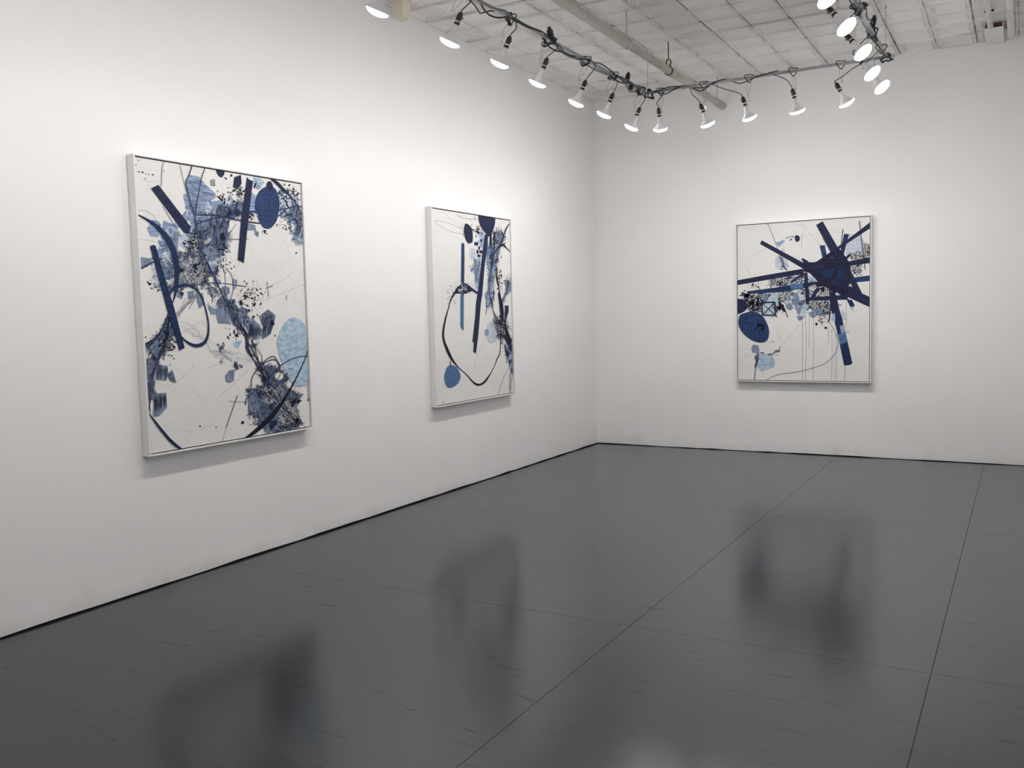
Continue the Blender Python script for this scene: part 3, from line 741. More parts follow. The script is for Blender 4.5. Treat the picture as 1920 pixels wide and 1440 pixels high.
    def hatch(s, pts, n, ang, m, w_=0.0012):
        """parallel fine lines across a patch"""
        q = [s.P(p) for p in pts]; us = [a for a, b in q]; vs = [b for a, b in q]; mb = MB(); y = s.step()
        for _ in range(n*6):
            u, v = s.rd.uniform(min(us), max(us)), s.rd.uniform(min(vs), max(vs))
            if not inside((u, v), q): continue
            l = s.rd.uniform(0.02, 0.07); an = ang+s.rd.gauss(0, 0.06)
            b = (u+math.cos(an)*l, v+math.sin(an)*l)
            if inside(b, q): s._seg(mb, (u, v), b, w_, y)
        s._done(mb, m, None)
    def dot(s, x, y, r, m):
        mb = MB(); yy = s.step()
        s.face(mb, [s.P((x+r*math.cos(a)*s.rd.uniform(.85, 1.1), y+r*math.sin(a)*s.rd.uniform(.85, 1.1))) for a in [6.283*k/10 for k in range(10)]], yy); s._done(mb, m, None)
    def flush(s, name):
        """small marks of one ink that nobody could count become one part; keeps the stacking order"""
        for m, mb in s.batches.values():
            if mb.f: tag(mb.build(name, m, s.canvas), kind='stuff')
        s.batches = {}

# --- painting one -----------------------------------------------------------------------------------
a = Art('largest painting, nearest on the long wall, with a pale blue oval at its right edge', (0.0, -5.725, 0.706), math.pi/2, 1.231, 1.540, 0.054, (220, 260, 4.5), 21)
a.mpp = 0.00304; a.fs = 1.35
B = 1350
a.hairs(46, I_HAIR); a.hairs(16, I_GREYL, 0.05, 0.25, 0.0010)
a.stroke([(640, 1900), (640, 1930), (560, 2010), (420, 2100)], I_HAIR, w_=4); a.stroke([(1480, 1130), (1420, 1180), (1330, 1225), (1250, 1262)], I_HAIR, w_=4)
a.stroke([(170, 605), (240, 610), (310, 660), (350, 740)], I_GREYL, w_=4); a.stroke([(1585, 1225), (1400, 1300), (1200, 1380)], I_HAIR, w_=4)
a.stroke([(850, B+830), (960, B+740), (1110, B+600)], I_HAIR, w_=4); a.stroke([(500, B+160), (640, B+0), (700, 1300)], I_GREYL, w_=6)
a.stroke([(190, 850), (270, 860), (380, 890)], I_HAIR, w_=4); a.stroke([(740, B+590), (850, B+550), (960, B+440)], I_HAIR, w_=4)
O = I_GREYL
a.poly([(600, 305), (690, 322), (735, 380), (830, 465), (825, 500), (760, 540), (720, 560), (650, 600), (610, 590), (590, 480), (575, 375)], W_BLUE, 'painted_patch', outline=O)
a.poly([(555, 460), (600, 470), (640, 560), (760, 540), (830, 520), (1000, 550), (1060, 520), (1060, 640), (960, 690), (900, 760), (840, 960), (900, 960), (820, 1070), (740, 1010), (690, 1000), (660, 900), (600, 800), (620, 700), (560, 680), (580, 610), (560, 540)], W_BLUE, 'painted_patch', rough=0.006)
a.poly([(640, 690), (900, 690), (940, 720), (940, 880), (890, 960), (850, 1060), (830, 1160), (760, 1180), (720, 1060), (680, 980), (700, 880), (650, 800)], W_GREY, 'painted_patch', rough=0.007)
a.poly([(290, 685), (350, 700), (380, 780), (340, 830), (280, 825), (250, 760)], W_BLUE, 'painted_patch', outline=O)
a.poly([(390, 690), (470, 720), (520, 810), (510, 930), (440, 940), (360, 980), (330, 960), (370, 880), (360, 800)], W_BLUE, 'painted_patch', rough=0.004)
a.poly([(510, 820), (600, 800), (640, 900), (620, 960), (560, 930), (510, 880)], W_PALE, 'painted_patch', outline=O)
a.poly([(190, 1010), (280, 1000), (380, 980), (460, 1000), (470, 1180), (420, 1200), (330, 1100), (280, 1070), (200, 1090)], W_GREY, 'painted_patch', rough=0.006)
a.poly([(300, 1090), (420, 1200), (440, 1290), (330, 1270), (310, 1180)], W_PALE, None, rough=0.008)
a.poly([(1150, 310), (1200, 330), (1240, 370), (1190, 430), (1140, 400)], W_SKY, 'painted_patch', outline=O)
a.poly([(1120, 440), (1170, 480), (1160, 560), (1200, 640), (1110, 640)], W_BLUE, None, rough=0.004)
a.poly([(1480, 510), (1530, 520), (1535, 600), (1570, 660), (1580, 760), (1580, 850), (1565, 890), (1540, 850), (1490, 850), (1480, 790), (1500, 740), (1450, 700), (1460, 640)], W_BLUE, 'painted_patch', rough=0.005)
a.poly([(1370, 440), (1430, 420), (1470, 460), (1480, 540), (1440, 640), (1380, 660), (1360, 600)], W_PALE, None, rough=0.006)
a.poly([(1155, 770), (1195, 790), (1190, 835), (1155, 810)], W_GREY); a.poly([(1090, 710), (1160, 730), (1190, 770), (1100, 775)], W_GREY, outline=O)
a.chunks([(560, 640), (700, 640), (860, 600), (1060, 600)], 26, 0.022, 0.008, 0.030, [W_BLUE, W_PALE, W_GREY, W_SKY])
a.chunks([(720, 760), (800, 900), (800, 1080)], 26, 0.022, 0.008, 0.028, [W_BLUE, W_PALE, W_GREY, W_SLATE])
a.chunks([(420, 720), (450, 850), (400, 1000), (360, 1150)], 20, 0.025, 0.008, 0.028, [W_BLUE, W_PALE, W_GREY])
a.chunks([(1380, 400), (1480, 620), (1560, 800)], 18, 0.018, 0.006, 0.024, [W_BLUE, W_PALE, W_GREY, W_SKY])
z1 = [(520, 950), (600, 980), (690, 990), (740, 1060), (760, 1130), (750, 1200), (700, 1230), (640, 1240), (560, 1240), (500, 1260), (440, 1280), (430, 1240), (500, 1190), (510, 1040)]
a.poly(z1, W_SLATE, 'painted_patch', rough=0.008); a.web(z1, 330, I_WHITE); a.web(z1, 90, I_BLACK, w_=0.0025)
z2 = [(620, 800), (680, 790), (720, 850), (700, 930), (650, 980), (600, 930)]
a.poly(z2, W_SLATE, None, rough=0.008); a.web(z2, 90, I_WHITE)
z3 = [(750, 1220), (830, 1270), (880, 1330), (940, 1400), (900, 1420), (800, 1350)]
a.poly(z3, W_SLATE, None, rough=0.008); a.web(z3, 70, I_WHITE)
z4 = [(760, 690), (920, 680), (900, 780), (800, 800)]
a.web(z4, 90, I_LINE, w_=0.002); a.web([(360, 1010), (480, 1010), (500, 1180), (420, 1190)], 90, I_LINE, w_=0.002)
a.web([(560, 560), (1050, 560), (1060, 680), (620, 700)], 200, I_LINE, w_=0.0016); a.web([(700, 850), (940, 850), (860, 1150), (740, 1150)], 150, I_LINE, w_=0.0016)
for q in ([(590, 1290), (650, 1280), (640, 1340), (600, 1360)], [(660, 1320), (720, 1300), (730, 1400), (690, 1430)], [(970, 1175), (1010, 1190), (1000, 1260), (975, 1280)], [(760, 1400), (830, 1440), (920, 1410), (890, 1450), (840, 1480), (780, 1480)], [(820, 1160), (880, 1200), (850, 1260), (800, 1220)], [(510, 1270), (560, 1300), (540, 1350), (500, 1330)]):
    a.poly(q, W_GREY, None, outline=O, rough=0.003)
a.poly([(765, 1385), (790, 1350), (850, 1335), (900, 1345), (925, 1380), (880, 1412), (820, 1418)], I_WHITE, None, True)
a.poly([(870, 1120), (930, 1110), (965, 1200), (960, 1300), (920, 1330), (880, 1250)], I_WHITE, None, True)
a.poly([(790, 850), (765, 830), (740, 845), (735, 890), (770, 880)], I_WHITE, None, True); a.poly([(1165, 730), (1200, 720), (1222, 745), (1205, 775), (1170, 768)], I_WHITE, None, True)
a.splat((890, 510), 60, 40, 50, I_BLACK); a.splat((1000, 450), 110, 70, 90, I_BLACK); a.splat((1420, 500), 110, 100, 130, I_BLACK); a.splat((1180, 390), 40, 40, 30, I_DARK)
a.splat((220, 280), 60, 50, 14, I_BLACK, 0.0015, 0.005); a.splat((265, 400), 20, 60, 8, I_BLACK, 0.001, 0.003); a.splat((1400, 740), 60, 40, 30, I_BLACK)
a.splat((740, 790), 60, 60, 50, I_DARK); a.splat((880, 930), 90, 80, 70, I_BLACK); a.splat((1240, 790), 25, 15, 20, I_BLACK); a.splat((1490, 680), 35, 25, 50, W_SLATE, 0.002, 0.01)
a.splat((900, 1080), 80, 70, 60, I_DARK); a.splat((330, 1230), 60, 80, 60, W_SLATE); a.splat((960, 620), 80, 40, 60, I_BLACK)
# lower branch running down to the right corner
a.chunks([(900, 1300), (960, 1460), (1080, 1560), (1160, 1640)], 34, 0.030, 0.010, 0.034, [W_GREY, W_SLATE, W_PALE, W_GREY])
for q in ([(840, B+80), (900, B+60), (950, B+130), (945, B+210), (850, B+205), (835, B+150)], [(940, B+80), (1080, B+90), (1080, B+190), (1000, B+240), (950, B+160)], [(1110, B+190), (1150, B+180), (1205, B+230), (1200, B+330), (1150, B+350), (1100, B+260)],
          [(1195, B+150), (1270, B+90), (1330, B+140), (1325, B+190), (1290, B+300), (1225, B+340), (1200, B+300), (1230, B+240)]):
    a.poly(q, W_GREY, 'painted_patch', outline=I_LINE)
a.poly([(1210, B+140), (1270, B+95), (1325, B+140), (1240, B+195)], W_SLATE)
a.poly([(975, B+370), (1050, B+350), (1020, B+420), (985, B+400)], W_SKY); a.poly([(1090, B+380), (1190, B+380), (1160, B+420), (1100, B+410)], W_SLATE, rough=0.006)
a.splat((1130, 1300), 130, 110, 170, I_BLACK, 0.0012, 0.006); a.splat((1080, 1440), 120, 120, 120, I_BLACK); a.splat((1000, 1640), 90, 60, 50, I_BLACK); a.splat((880, 1755), 30, 30, 26, W_SLATE, 0.002, 0.012)
a.tangle([(900, 1340), (960, 1440), (1000, 1540), (1080, 1660), (1100, 1780), (1190, 1910), (1250, 2030), (1330, 2200)], 12, 0.014, I_LINE, 0.0014, 0.006)
a.tangle([(930, 1380), (1010, 1500), (1120, 1680), (1180, 1840), (1210, 1930)], 6, 0.018, I_BLACK, 0.0012, 0.0045)
a.tangle([(840, 1790), (900, 1810), (960, 1840), (1050, 1860), (1140, 1880)], 5, 0.016, I_HAIR, 0.001, 0.002)
for q, m_ in (([(230, B+510), (290, B+500), (330, B+550), (300, B+690), (240, B+690)], W_SLATE), ([(330, B+550), (420, B+570), (430, B+640), (410, B+690), (320, B+680)], W_GREY), ([(420, B+640), (460, B+600), (475, B+640), (495, B+710), (440, B+690)], W_SLATE),
              ([(240, B+700), (320, B+690), (310, B+760), (330, B+800), (300, B+850), (250, B+860)], W_SLATE), ([(310, B+800), (410, B+795), (415, B+920), (345, B+990), (300, B+990), (305, B+880)], W_GREY), ([(300, B+850), (340, B+860), (355, B+900), (310, B+930)], W_SLATE)):
    a.poly(q, m_, 'painted_patch', outline=O)
lb = [(420, B+150), (470, B+240), (460, B+330), (400, B+420), (370, B+480), (330, B+520), (290, B+480), (250, B+400), (300, B+370), (370, B+290)]
a.poly(lb, W_GREY, 'painted_patch', rough=0.008); a.web(lb, 100, I_LINE, w_=0.0022); a.splat((410, B+370), 90, 120, 130, I_BLACK)
a.tangle([(470, B+200), (400, B+360), (340, B+520), (290, B+680), (260, B+830), (265, B+960)], 8, 0.010, I_LINE, 0.0014, 0.005)
a.poly([(910, B+650), (940, B+610), (985, B+600), (980, B+690), (945, B+708), (915, B+695)], W_GREY, 'painted_patch', outline=I_LINE); a.splat((1010, B+570), 40, 30, 26, W_SLATE, 0.002, 0.010)
a.stroke([(760, 1215), (900, 1222), (1085, 1248)], I_LINE, w_=6)
# pale oval on the right
a.poly([(1350, B+330), (1400, B+220), (1460, B+165), (1530, B+175), (1590, B+240), (1612, B+330), (1620, B+480), (1625, B+690), (1560, B+735), (1500, B+735), (1450, B+680), (1380, B+520), (1350, B+400)], W_SKY, 'painted_oval', True, outline=W_BLUE)
a.splat((1420, B+280), 60, 60, 12, I_DARK, 0.001, 0.003); a.stroke([(1395, B+470), (1430, B+495)], I_GREYL, w_=5); a.stroke([(1440, B+592), (1480, B+592)], I_LINE, w_=6)
# mass at lower right
rb = [(1200, B+560), (1320, B+580), (1400, B+620), (1430, B+680), (1400, B+750), (1470, B+770), (1540, B+820), (1500, B+880), (1520, B+980), (1560, B+1050), (1490, B+1080), (1440, B+1110), (1340, B+1130), (1240, B+1080), (1170, B+1060), (1150, B+970), (1110, B+960), (1100, B+770), (1180, B+760), (1230, B+740), (1220, B+640)]
a.poly(rb, W_SLATE, 'painted_patch', rough=0.010); a.chunks([(1180, B+820), (1300, B+800), (1380, B+1000), (1280, B+1060)], 30, 0.03, 0.008, 0.03, [W_SLATE, W_GREY, I_DARK, W_GREY])
a.poly([(1100, B+770), (1160, B+765), (1200, B+880), (1205, B+930), (1150, B+965), (1105, B+955)], W_GREY, 'painted_patch', outline=I_LINE)
a.web(rb, 420, I_LINE, w_=0.0026); a.web([(1380, B+880), (1500, B+880), (1540, B+1050), (1380, B+1060)], 160, I_WHITE, 0.01, 0.05, 0.0024); a.web([(1230, B+760), (1400, B+760), (1400, B+900), (1240, B+920)], 120, I_WHITE, 0.01, 0.04, 0.002)
a.poly([(1330, B+640), (1370, B+620), (1400, B+650), (1380, B+680), (1340, B+680)], I_WHITE, None, True); a.poly([(1180, B+1010), (1130, B+1010), (1110, B+1060), (1170, B+1050)], I_WHITE, None, True)
a.poly([(1460, B+870), (1500, B+840), (1560, B+860), (1500, B+890), (1470, B+920)], I_BLACK, 'painted_blot'); a.poly([(1280, B+1030), (1330, B+1040), (1310, B+1080), (1280, B+1070)], I_DEEP)
a.splat((1520, B+1040), 40, 40, 60, I_BLACK, 0.0015, 0.008); a.splat((1500, B+860), 60, 40, 50, I_BLACK); a.splat((1400, B+1090), 120, 40, 60, I_BLACK)
a.stroke([(1080, B+895), (1090, B+840), (1160, B+780), (1230, B+720), (1290, B+650), (1380, B+560), (1480, B+505), (1560, B+487), (1615, B+490)], I_LINE, w_=8)
a.stroke([(1190, B+580), (1260, B+510), (1320, B+488), (1355, B+550), (1370, B+640), (1330, B+700)], I_LINE, w_=7); a.stroke([(1130, B+740), (1130, B+680), (1160, B+620), (1200, B+580)], I_LINE, w_=8)
a.stroke([(1215, B+560), (1280, B+520), (1340, B+520), (1380, B+580)], I_LINE, w_=7); a.stroke([(1200, B+780), (1250, B+800), (1320, B+760), (1400, B+680), (1420, B+640)], I_LINE, w_=6)
a.stroke([(1012, B+815), (960, B+960), (915, B+1090)], I_LINE, w_=6); a.stroke([(940, B+865), (1090, B+872)], I_GREYL, w_=4); a.stroke([(915, B+1090), (885, B+1200)], I_HAIR, w_=4)
a.stroke([(1600, B+660), (1610, B+860)], I_GREYL, w_=4); a.poly([(1600, B+860), (1612, B+835), (1620, B+862)], I_LINE)
for x, y, r in ((695, B+1075, 8), (830, B+1085, 6), (1055, B+1045, 13), (612, B+1123, 4), (1508, 963, 7), (390, 270, 5), (175, 183, 5), (960, 310, 10), (918, 340, 6), (1070, 1328, 11), (1330, B+312, 6), (235, B+325, 8)): a.dot(x, y, r, I_BLACK)
for p, q in (((875, B+500), (875, B+555)), ((855, B+530), (892, B+530)), ((890, B+148), (922, B+148)), ((903, B+130), (903, B+168)), ((1262, 1205), (1275, 1330)), ((1250, 1262), (1310, 1240)), ((1425, 1320), (1425, 1365)), ((1485, 400), (1500, 620)), ((785, 352), (818, 345)), ((785, 352), (787, 392)), ((818, 345), (820, 396)), ((787, 392), (820, 396)), ((785, 352), (820, 396)), ((818, 345), (787, 392)), ((540, 830), (380, 570)), ((915, 840), (1000, 720)), ((910, 848), (1105, 848)), ((600, 1440), (680, 1300))):
    a.stroke([p, q], I_GREYL, w_=5)
# torn edges and hatching
for q, n in ((z1, 110), (z2, 50), (z3, 40), (lb, 120), (rb, 200)):
    a.fray(q, n, I_LINE); a.fray(q, n//2, W_SLATE, 0.01, 0.04, 0.004)
pt = [(600, 305), (690, 322), (735, 380), (830, 465), (825, 500), (760, 540), (720, 560), (650, 600), (610, 590), (590, 480), (575, 375)]
a.hatch(pt, 30, -0.15, I_GREYL); a.hatch([(830, 540), (1060, 540), (1060, 690), (900, 700), (760, 640)], 50, 0.9, I_LINE); a.hatch([(640, 690), (940, 700), (900, 960), (700, 960)], 60, 1.4, I_LINE)
a.hatch([(1460, 520), (1570, 560), (1580, 850), (1490, 850)], 40, 1.2, I_LINE); a.hatch([(390, 690), (520, 810), (440, 940), (360, 980)], 30, 0.5, I_GREYL)
a.hatch([(1195, B+150), (1330, B+140), (1290, B+300), (1225, B+340)], 40, 1.2, I_LINE, 0.0016); a.hatch([(1110, B+190), (1205, B+230), (1200, B+330), (1110, B+340)], 40, 1.5, I_LINE); a.hatch([(330, B+550), (430, B+580), (410, B+690), (320, B+680)], 30, 1.5, I_LINE); a.hatch([(310, B+800), (410, B+795), (415, B+920), (305, B+980)], 30, 1.5, I_LINE)
a.fray([(640, 690), (900, 690), (940, 720), (940, 880), (890, 960), (850, 1060), (830, 1160), (720, 1060)], 90, I_LINE); a.fray([(1480, 510), (1535, 600), (1580, 760), (1565, 890), (1490, 850), (1450, 700)], 80, W_GREY, 0.008, 0.03, 0.004)
a.fray([(1360, 440), (1470, 440), (1480, 640), (1380, 660)], 70, I_BLACK, 0.004, 0.016, 0.0025); a.splat((1500, 480), 60, 60, 60, I_DARK, 0.0012, 0.006); a.splat((1440, 640), 80, 60, 70, W_GREY, 0.003, 0.014)
a.web([(1000, 420), (1060, 430), (1060, 620), (960, 640)], 70, I_LINE, w_=0.0018); a.splat((1010, 560), 60, 50, 50, I_BLACK); a.splat((640, 880), 60, 90, 60, I_BLACK); a.splat((690, 1110), 90, 90, 60, I_BLACK, 0.0015, 0.008)
a.tangle([(560, B+200), (640, B+260), (700, B+330), (800, B+420), (940, B+480)], 6, 0.03, I_HAIR, 0.001, 0.0018); a.tangle([(500, B+150), (560, B+60), (640, B-20), (700, B-90)], 6, 0.016, I_GREYL, 0.0012, 0.0022); a.tangle([(860, B+430), (920, B+490), (960, B+500)], 5, 0.012, W_BLUE, 0.0012, 0.0022)
a.tangle([(1180, B+560), (1240, B+660), (1300, B+760), (1360, B+860), (1440, B+980), (1520, B+1060)], 9, 0.022, I_BLACK, 0.0014, 0.005); a.tangle([(1150, B+760), (1260, B+820), (1380, B+760)], 5, 0.03, I_LINE, 0.0012, 0.003)
a.tangle([(440, B+160), (410, B+300), (370, B+420)], 7, 0.016, I_BLACK, 0.0014, 0.005)
# inked curves
a.stroke([(400, 175), (375, 250), (368, 410)], I_GREYL, w_=6); a.stroke([(520, 195), (560, 370), (590, 480), (640, 620)], I_GREYL, w_=4); a.stroke([(630, 220), (600, 310), (575, 375), (610, 520), (650, 650), (665, 760), (690, 900), (740, 1010), (830, 1200), (900, 1350), (960, 1430)], I_LINE, w_=9)
a.stroke([(740, 240), (705, 340), (685, 450), (662, 580), (655, 700)], I_LINE, w_=7)
a.stroke([(655, 640), (860, 650), (1010, 685), (1130, 705), (1210, 712), (1300, 690), (1360, 650), (1420, 600)], I_LINE, w_=10)
a.stroke([(660, 720), (780, 680), (900, 655), (1060, 620), (1250, 612), (1400, 595), (1500, 572), (1572, 575)], I_LINE, w_=10)
a.stroke([(910, 1090), (960, 1150), (978, 1240), (960, 1330), (930, 1380)], I_GREYL, w_=6); a.stroke([(870, 1050), (905, 1150), (910, 1350)], I_GREYL, w_=5)
a.stroke([(190, 1100), (280, 1050), (375, 1010)], I_LINE, w_=11); a.stroke([(500, 1060), (560, 1020), (600, 990)], I_LINE, w_=5)
a.flush('ink_marks')
# solid shapes
a.poly([(1215, 425), (1290, 400), (1340, 440), (1365, 540), (1350, 660), (1330, 710), (1285, 755), (1225, 745), (1180, 660), (1160, 580), (1170, 490)], I_BLUE, 'painted_oval', True)
a.poly([(1265, 365), (1290, 362), (1310, 400), (1300, 440), (1270, 440), (1255, 400)], I_DARK, 'painted_blot', True)
a.poly([(828, 248), (900, 258), (900, 300), (878, 328), (850, 310), (830, 270)], I_DARK, 'painted_blot'); a.poly([(985, 325), (1040, 305), (1045, 380), (1010, 430), (975, 400)], I_DARK, 'painted_blot')
a.poly([(865, 800), (890, 790), (910, 840), (885, 865), (865, 840)], I_BLACK); a.poly([(990, 600), (1045, 620), (1010, 658), (985, 640)], I_DARK); a.poly([(1115, 620), (1160, 650), (1130, 690), (1105, 660)], I_DARK)
a.poly([(635, 1060), (665, 1050), (655, 1090), (628, 1088)], I_BLACK); a.poly([(515, 1090), (562, 1105), (550, 1128), (518, 1124)], I_BLACK); a.poly([(1285, B+190), (1310, B+180), (1325, B+220), (1300, B+230)], I_BLACK); a.poly([(1025, 1370), (1050, 1365), (1055, 1400), (1030, 1405)], I_BLACK)
a.poly([(520, 1290), (560, 1300), (545, 1335)], I_DARK)
a.stroke([(1270, 322, 10), (1340, 370, 26), (1400, 432, 24), (1460, 490, 9), (1520, 570, 7), (1560, 660, 5)], I_DARK, 'painted_ribbon')
a.poly([(280, 418), (343, 390), (617, 745), (598, 803), (560, 790)], I_DARK, 'painted_bar')
a.poly([(1090, 325), (1108, 345), (1140, 358), (1090, 800), (1065, 1047), (1030, 1030), (1012, 1022), (1045, 640), (1070, 480)], I_DARK, 'painted_bar')
a.poly([(272, 908), (300, 895), (320, 905), (480, 1440), (565, 1765), (520, 1785), (415, 1440)], I_DEEP, 'painted_bar')
a.stroke([(170, 640, 6), (260, 690, 20), (340, 750, 34), (410, 830, 46), (465, 930, 52), (490, 1040, 50), (500, 1150, 42), (490, 1280, 26), (468, 1370, 10), (430, 1450, 4)], I_DEEP, 'painted_ribbon')
a.stroke([(412, 1390, 8), (450, 1290, 20), (520, 1245, 24), (600, 1238, 20), (670, 1280, 14), (715, 1350, 12), (745, 1450, 12), (765, 1560, 14), (762, 1650, 18), (735, 1715, 26), (680, 1745, 30), (620, 1735, 22), (560, 1695, 12), (500, 1640, 9), (450, 1560, 7)], I_DEEP, 'painted_loop')
a.stroke([(425, B+130, 10), (390, B+230, 12), (340, B+310, 15), (290, B+355, 16), (228, B+385, 18)], I_DEEP, 'painted_ribbon')
a.stroke([(1615, B+375, 7), (1590, B+480, 8), (1540, B+600, 10), (1480, B+720, 14), (1410, B+840, 22), (1340, B+940, 38), (1260, B+1030, 42), (1170, B+1110, 32), (1080, B+1180, 24), (1040, B+1210, 20)], I_BLACK, 'painted_ribbon')
a.stroke([(255, B+955, 5), (310, B+1030, 16), (380, B+1120, 22), (450, B+1200, 24), (540, B+1275, 24), (570, B+1300, 24)], I_DEEP, 'painted_ribbon')
a.stroke([(1110, 690), (1165, 640), (1180, 650)], I_WHITE, w_=6); a.stroke([(1110, 640), (1165, 690)], I_WHITE, w_=5)
a.flush('ink_touches')

# --- painting two -----------------------------------------------------------------------------------
a = Art('narrow-looking painting on the long wall nearest the room corner, with a drawn loop', (0.0, -3.097, 0.697), math.pi/2, 1.223, 1.530, 0.053, (780, 370, 6.859), 22)
a.mpp = 0.0044; a.fs = 1.8
B = 1372
a.hairs(14, I_HAIR, 0.1, 0.5, 0.0014)
a.stroke([(605, 410), (550, 388), (450, 345), (330, 308), (250, 303), (290, 355), (380, 410), (500, 455), (605, 470)], I_GREYL, w_=4)
a.stroke([(525, 230), (600, 265), (680, 278), (790, 280)], I_LINE, w_=5); a.stroke([(335, 160), (430, 270), (560, 360)], I_HAIR, w_=4); a.stroke([(600, 210), (680, 280), (740, 330)], I_GREYL, w_=3); a.stroke([(480, 480), (700, 640)], I_HAIR, w_=3); a.stroke([(750, 210), (755, 300)], I_LINE, w_=4)
a.stroke([(860, B+480), (780, B+680), (750, B+830)], I_HAIR, w_=4); a.stroke([(930, B+630), (860, B+720)], I_HAIR, w_=3); a.stroke([(780, B+680), (900, B+480)], I_HAIR, w_=3)
a.poly([(690, 670), (745, 660), (770, 760), (730, 800), (695, 780)], W_PALE, 'painted_patch', True)
a.poly([(740, 780), (830, 770), (835, 900), (812, 1100), (790, 1220), (760, 1160), (750, 1000)], W_SKY, 'painted_patch', rough=0.008)
a.poly([(900, 600), (970, 620), (1080, 640), (1060, 760), (1040, 860), (1000, 960), (990, 1060), (960, 1180), (1000, 1300), (960, 1372), (905, B+60), (890, 1330), (930, 1180), (930, 960), (900, 820)], W_BLUE, 'painted_patch', rough=0.008)
a.poly([(1000, 450), (1100, 440), (1130, 520), (1090, 620), (1010, 600)], W_GREY, None, rough=0.01)
a.poly([(930, B+250), (1040, B+200), (1060, B+400), (1000, B+500), (930, B+490), (900, B+400)], W_PALE, 'painted_patch', True); a.poly([(885, B+340), (930, B+330), (932, B+400), (890, B+410)], W_BLUE, None, True)
a.poly([(1130, 1070), (1190, 1060), (1240, 1120), (1240, 1200), (1160, 1260), (1110, 1372), (1100, 1330), (1150, 1210)], W_GREY, 'painted_patch', rough=0.008)
a.poly([(1150, B+560), (1225, B+465), (1245, B+560), (1262, B+700), (1262, B+860), (1230, B+830), (1190, B+700), (1150, B+620)], W_GREY, 'painted_patch', rough=0.012)
a.chunks([(960, 640), (1020, 760), (960, 960), (960, 1200), (940, 1372)], 36, 0.03, 0.01, 0.045, [W_BLUE, W_GREY, W_PALE, W_SKY])
a.chunks([(1050, B+200), (1120, B+400), (1200, B+600)], 24, 0.03, 0.01, 0.04, [W_GREY, W_SLATE, W_PALE, W_BLUE]); a.chunks([(790, 420), (830, 500), (840, 620)], 14, 0.022, 0.008, 0.025, [W_SKY, W_BLUE, W_PALE])
a.chunks([(740, 850), (790, 880), (740, 920)], 10, 0.02, 0.008, 0.03, [W_BLUE, W_GREY])
a.poly([(1060, 1080), (1110, 1070), (1150, 1150), (1130, 1250), (1080, 1240), (1065, 1160)], I_WHITE, None, True); a.poly([(985, 1330), (1020, 1310), (1050, 1340), (1060, B+100), (1020, B+170), (975, B+60)], I_WHITE, None, True); a.poly([(870, 960), (925, 950), (925, 1150), (860, 1200)], I_WHITE, None, True)
a.splat((800, 440), 80, 80, 90, I_BLACK, 0.002, 0.009); a.splat((1060, 520), 110, 120, 130, I_BLACK, 0.002, 0.008); a.splat((540, 1180), 110, 90, 60, I_DARK, 0.0015, 0.005); a.splat((460, 1300), 60, 120, 50, I_BLACK, 0.0015, 0.006); a.splat((1000, 720), 70, 160, 120, I_BLACK, 0.002, 0.010)
a.splat((1180, 1090), 70, 90, 70, I_BLACK, 0.002, 0.008); a.splat((1100, B+300), 90, 140, 150, I_BLACK, 0.002, 0.012); a.splat((1230, B+700), 50, 160, 120, I_DARK, 0.002, 0.010); a.splat((740, 900), 70, 50, 40, I_DARK, 0.002, 0.008); a.splat((1070, 1080), 40, 160, 90, I_BLACK, 0.002, 0.009)
a.splat((450, B+220), 30, 60, 8, I_LINE, 0.001, 0.003); a.splat((900, B+560), 40, 60, 6, I_BLACK, 0.001, 0.004); a.splat((345, B+1040), 12, 20, 6, I_BLACK, 0.002, 0.005); a.splat((740, 1130), 80, 60, 30, I_DARK, 0.0015, 0.005); a.splat((590, 400), 30, 60, 20, I_BLACK, 0.0015, 0.005); a.splat((1090, 1000), 20, 20, 8, I_BLACK, 0.002, 0.008)
a.tangle([(1010, 480), (990, 640), (970, 860), (960, 1000), (940, 1200), (975, 1372), (1010, B+150), (1050, B+250)], 9, 0.012, I_LINE, 0.002, 0.006)
a.tangle([(1040, 900), (1040, 1060), (1075, 1250), (1100, B+100), (1110, B+250), (1160, B+340), (1200, B+480), (1215, B+600)], 8, 0.014, I_BLACK, 0.002, 0.008)
a.tangle([(1180, 1080), (1150, 1250), (1110, 1372), (1080, B+60)], 5, 0.014, I_LINE, 0.002, 0.005); a.tangle([(1200, B+560), (1230, B+760), (1220, B+900), (1205, B+1140)], 5, 0.010, I_GREYL, 0.002, 0.005)
a.web([(910, 620), (1060, 640), (1000, 900), (930, 900)], 90, I_LINE, 0.02, 0.06, 0.003); a.web([(1000, B+230), (1140, B+230), (1180, B+420), (1040, B+420)], 110, I_LINE, 0.02, 0.07, 0.004); a.web([(1000, B+260), (1140, B+260), (1160, B+420), (1050, B+420)], 40, I_WHITE, 0.02, 0.05, 0.003); a.web([(1170, B+600), (1240, B+520), (1255, B+820), (1210, B+760)], 90, I_LINE, 0.02, 0.06, 0.004)
a.stroke([(1240, B+700), (1120, B+960), (1060, B+1160)], I_GREYL, w_=5); a.stroke([(1250, B+840), (1225, B+1000), (1205, B+1145)], I_GREYL, w_=7); a.stroke([(1180, B+280), (1210, B+320), (1255, B+322)], I_LINE, w_=6)
a.fray([(900, 600), (1080, 640), (1040, 860), (990, 1060), (1000, 1300), (905, B+60), (930, 960)], 120, I_LINE, 0.015, 0.06, 0.003); a.fray([(1150, B+560), (1225, B+465), (1262, B+700), (1230, B+830), (1190, B+700)], 120, I_LINE, 0.015, 0.06, 0.004); a.fray([(1000, 450), (1100, 440), (1130, 520), (1090, 620), (1010, 600)], 70, I_BLACK, 0.015, 0.05, 0.003)
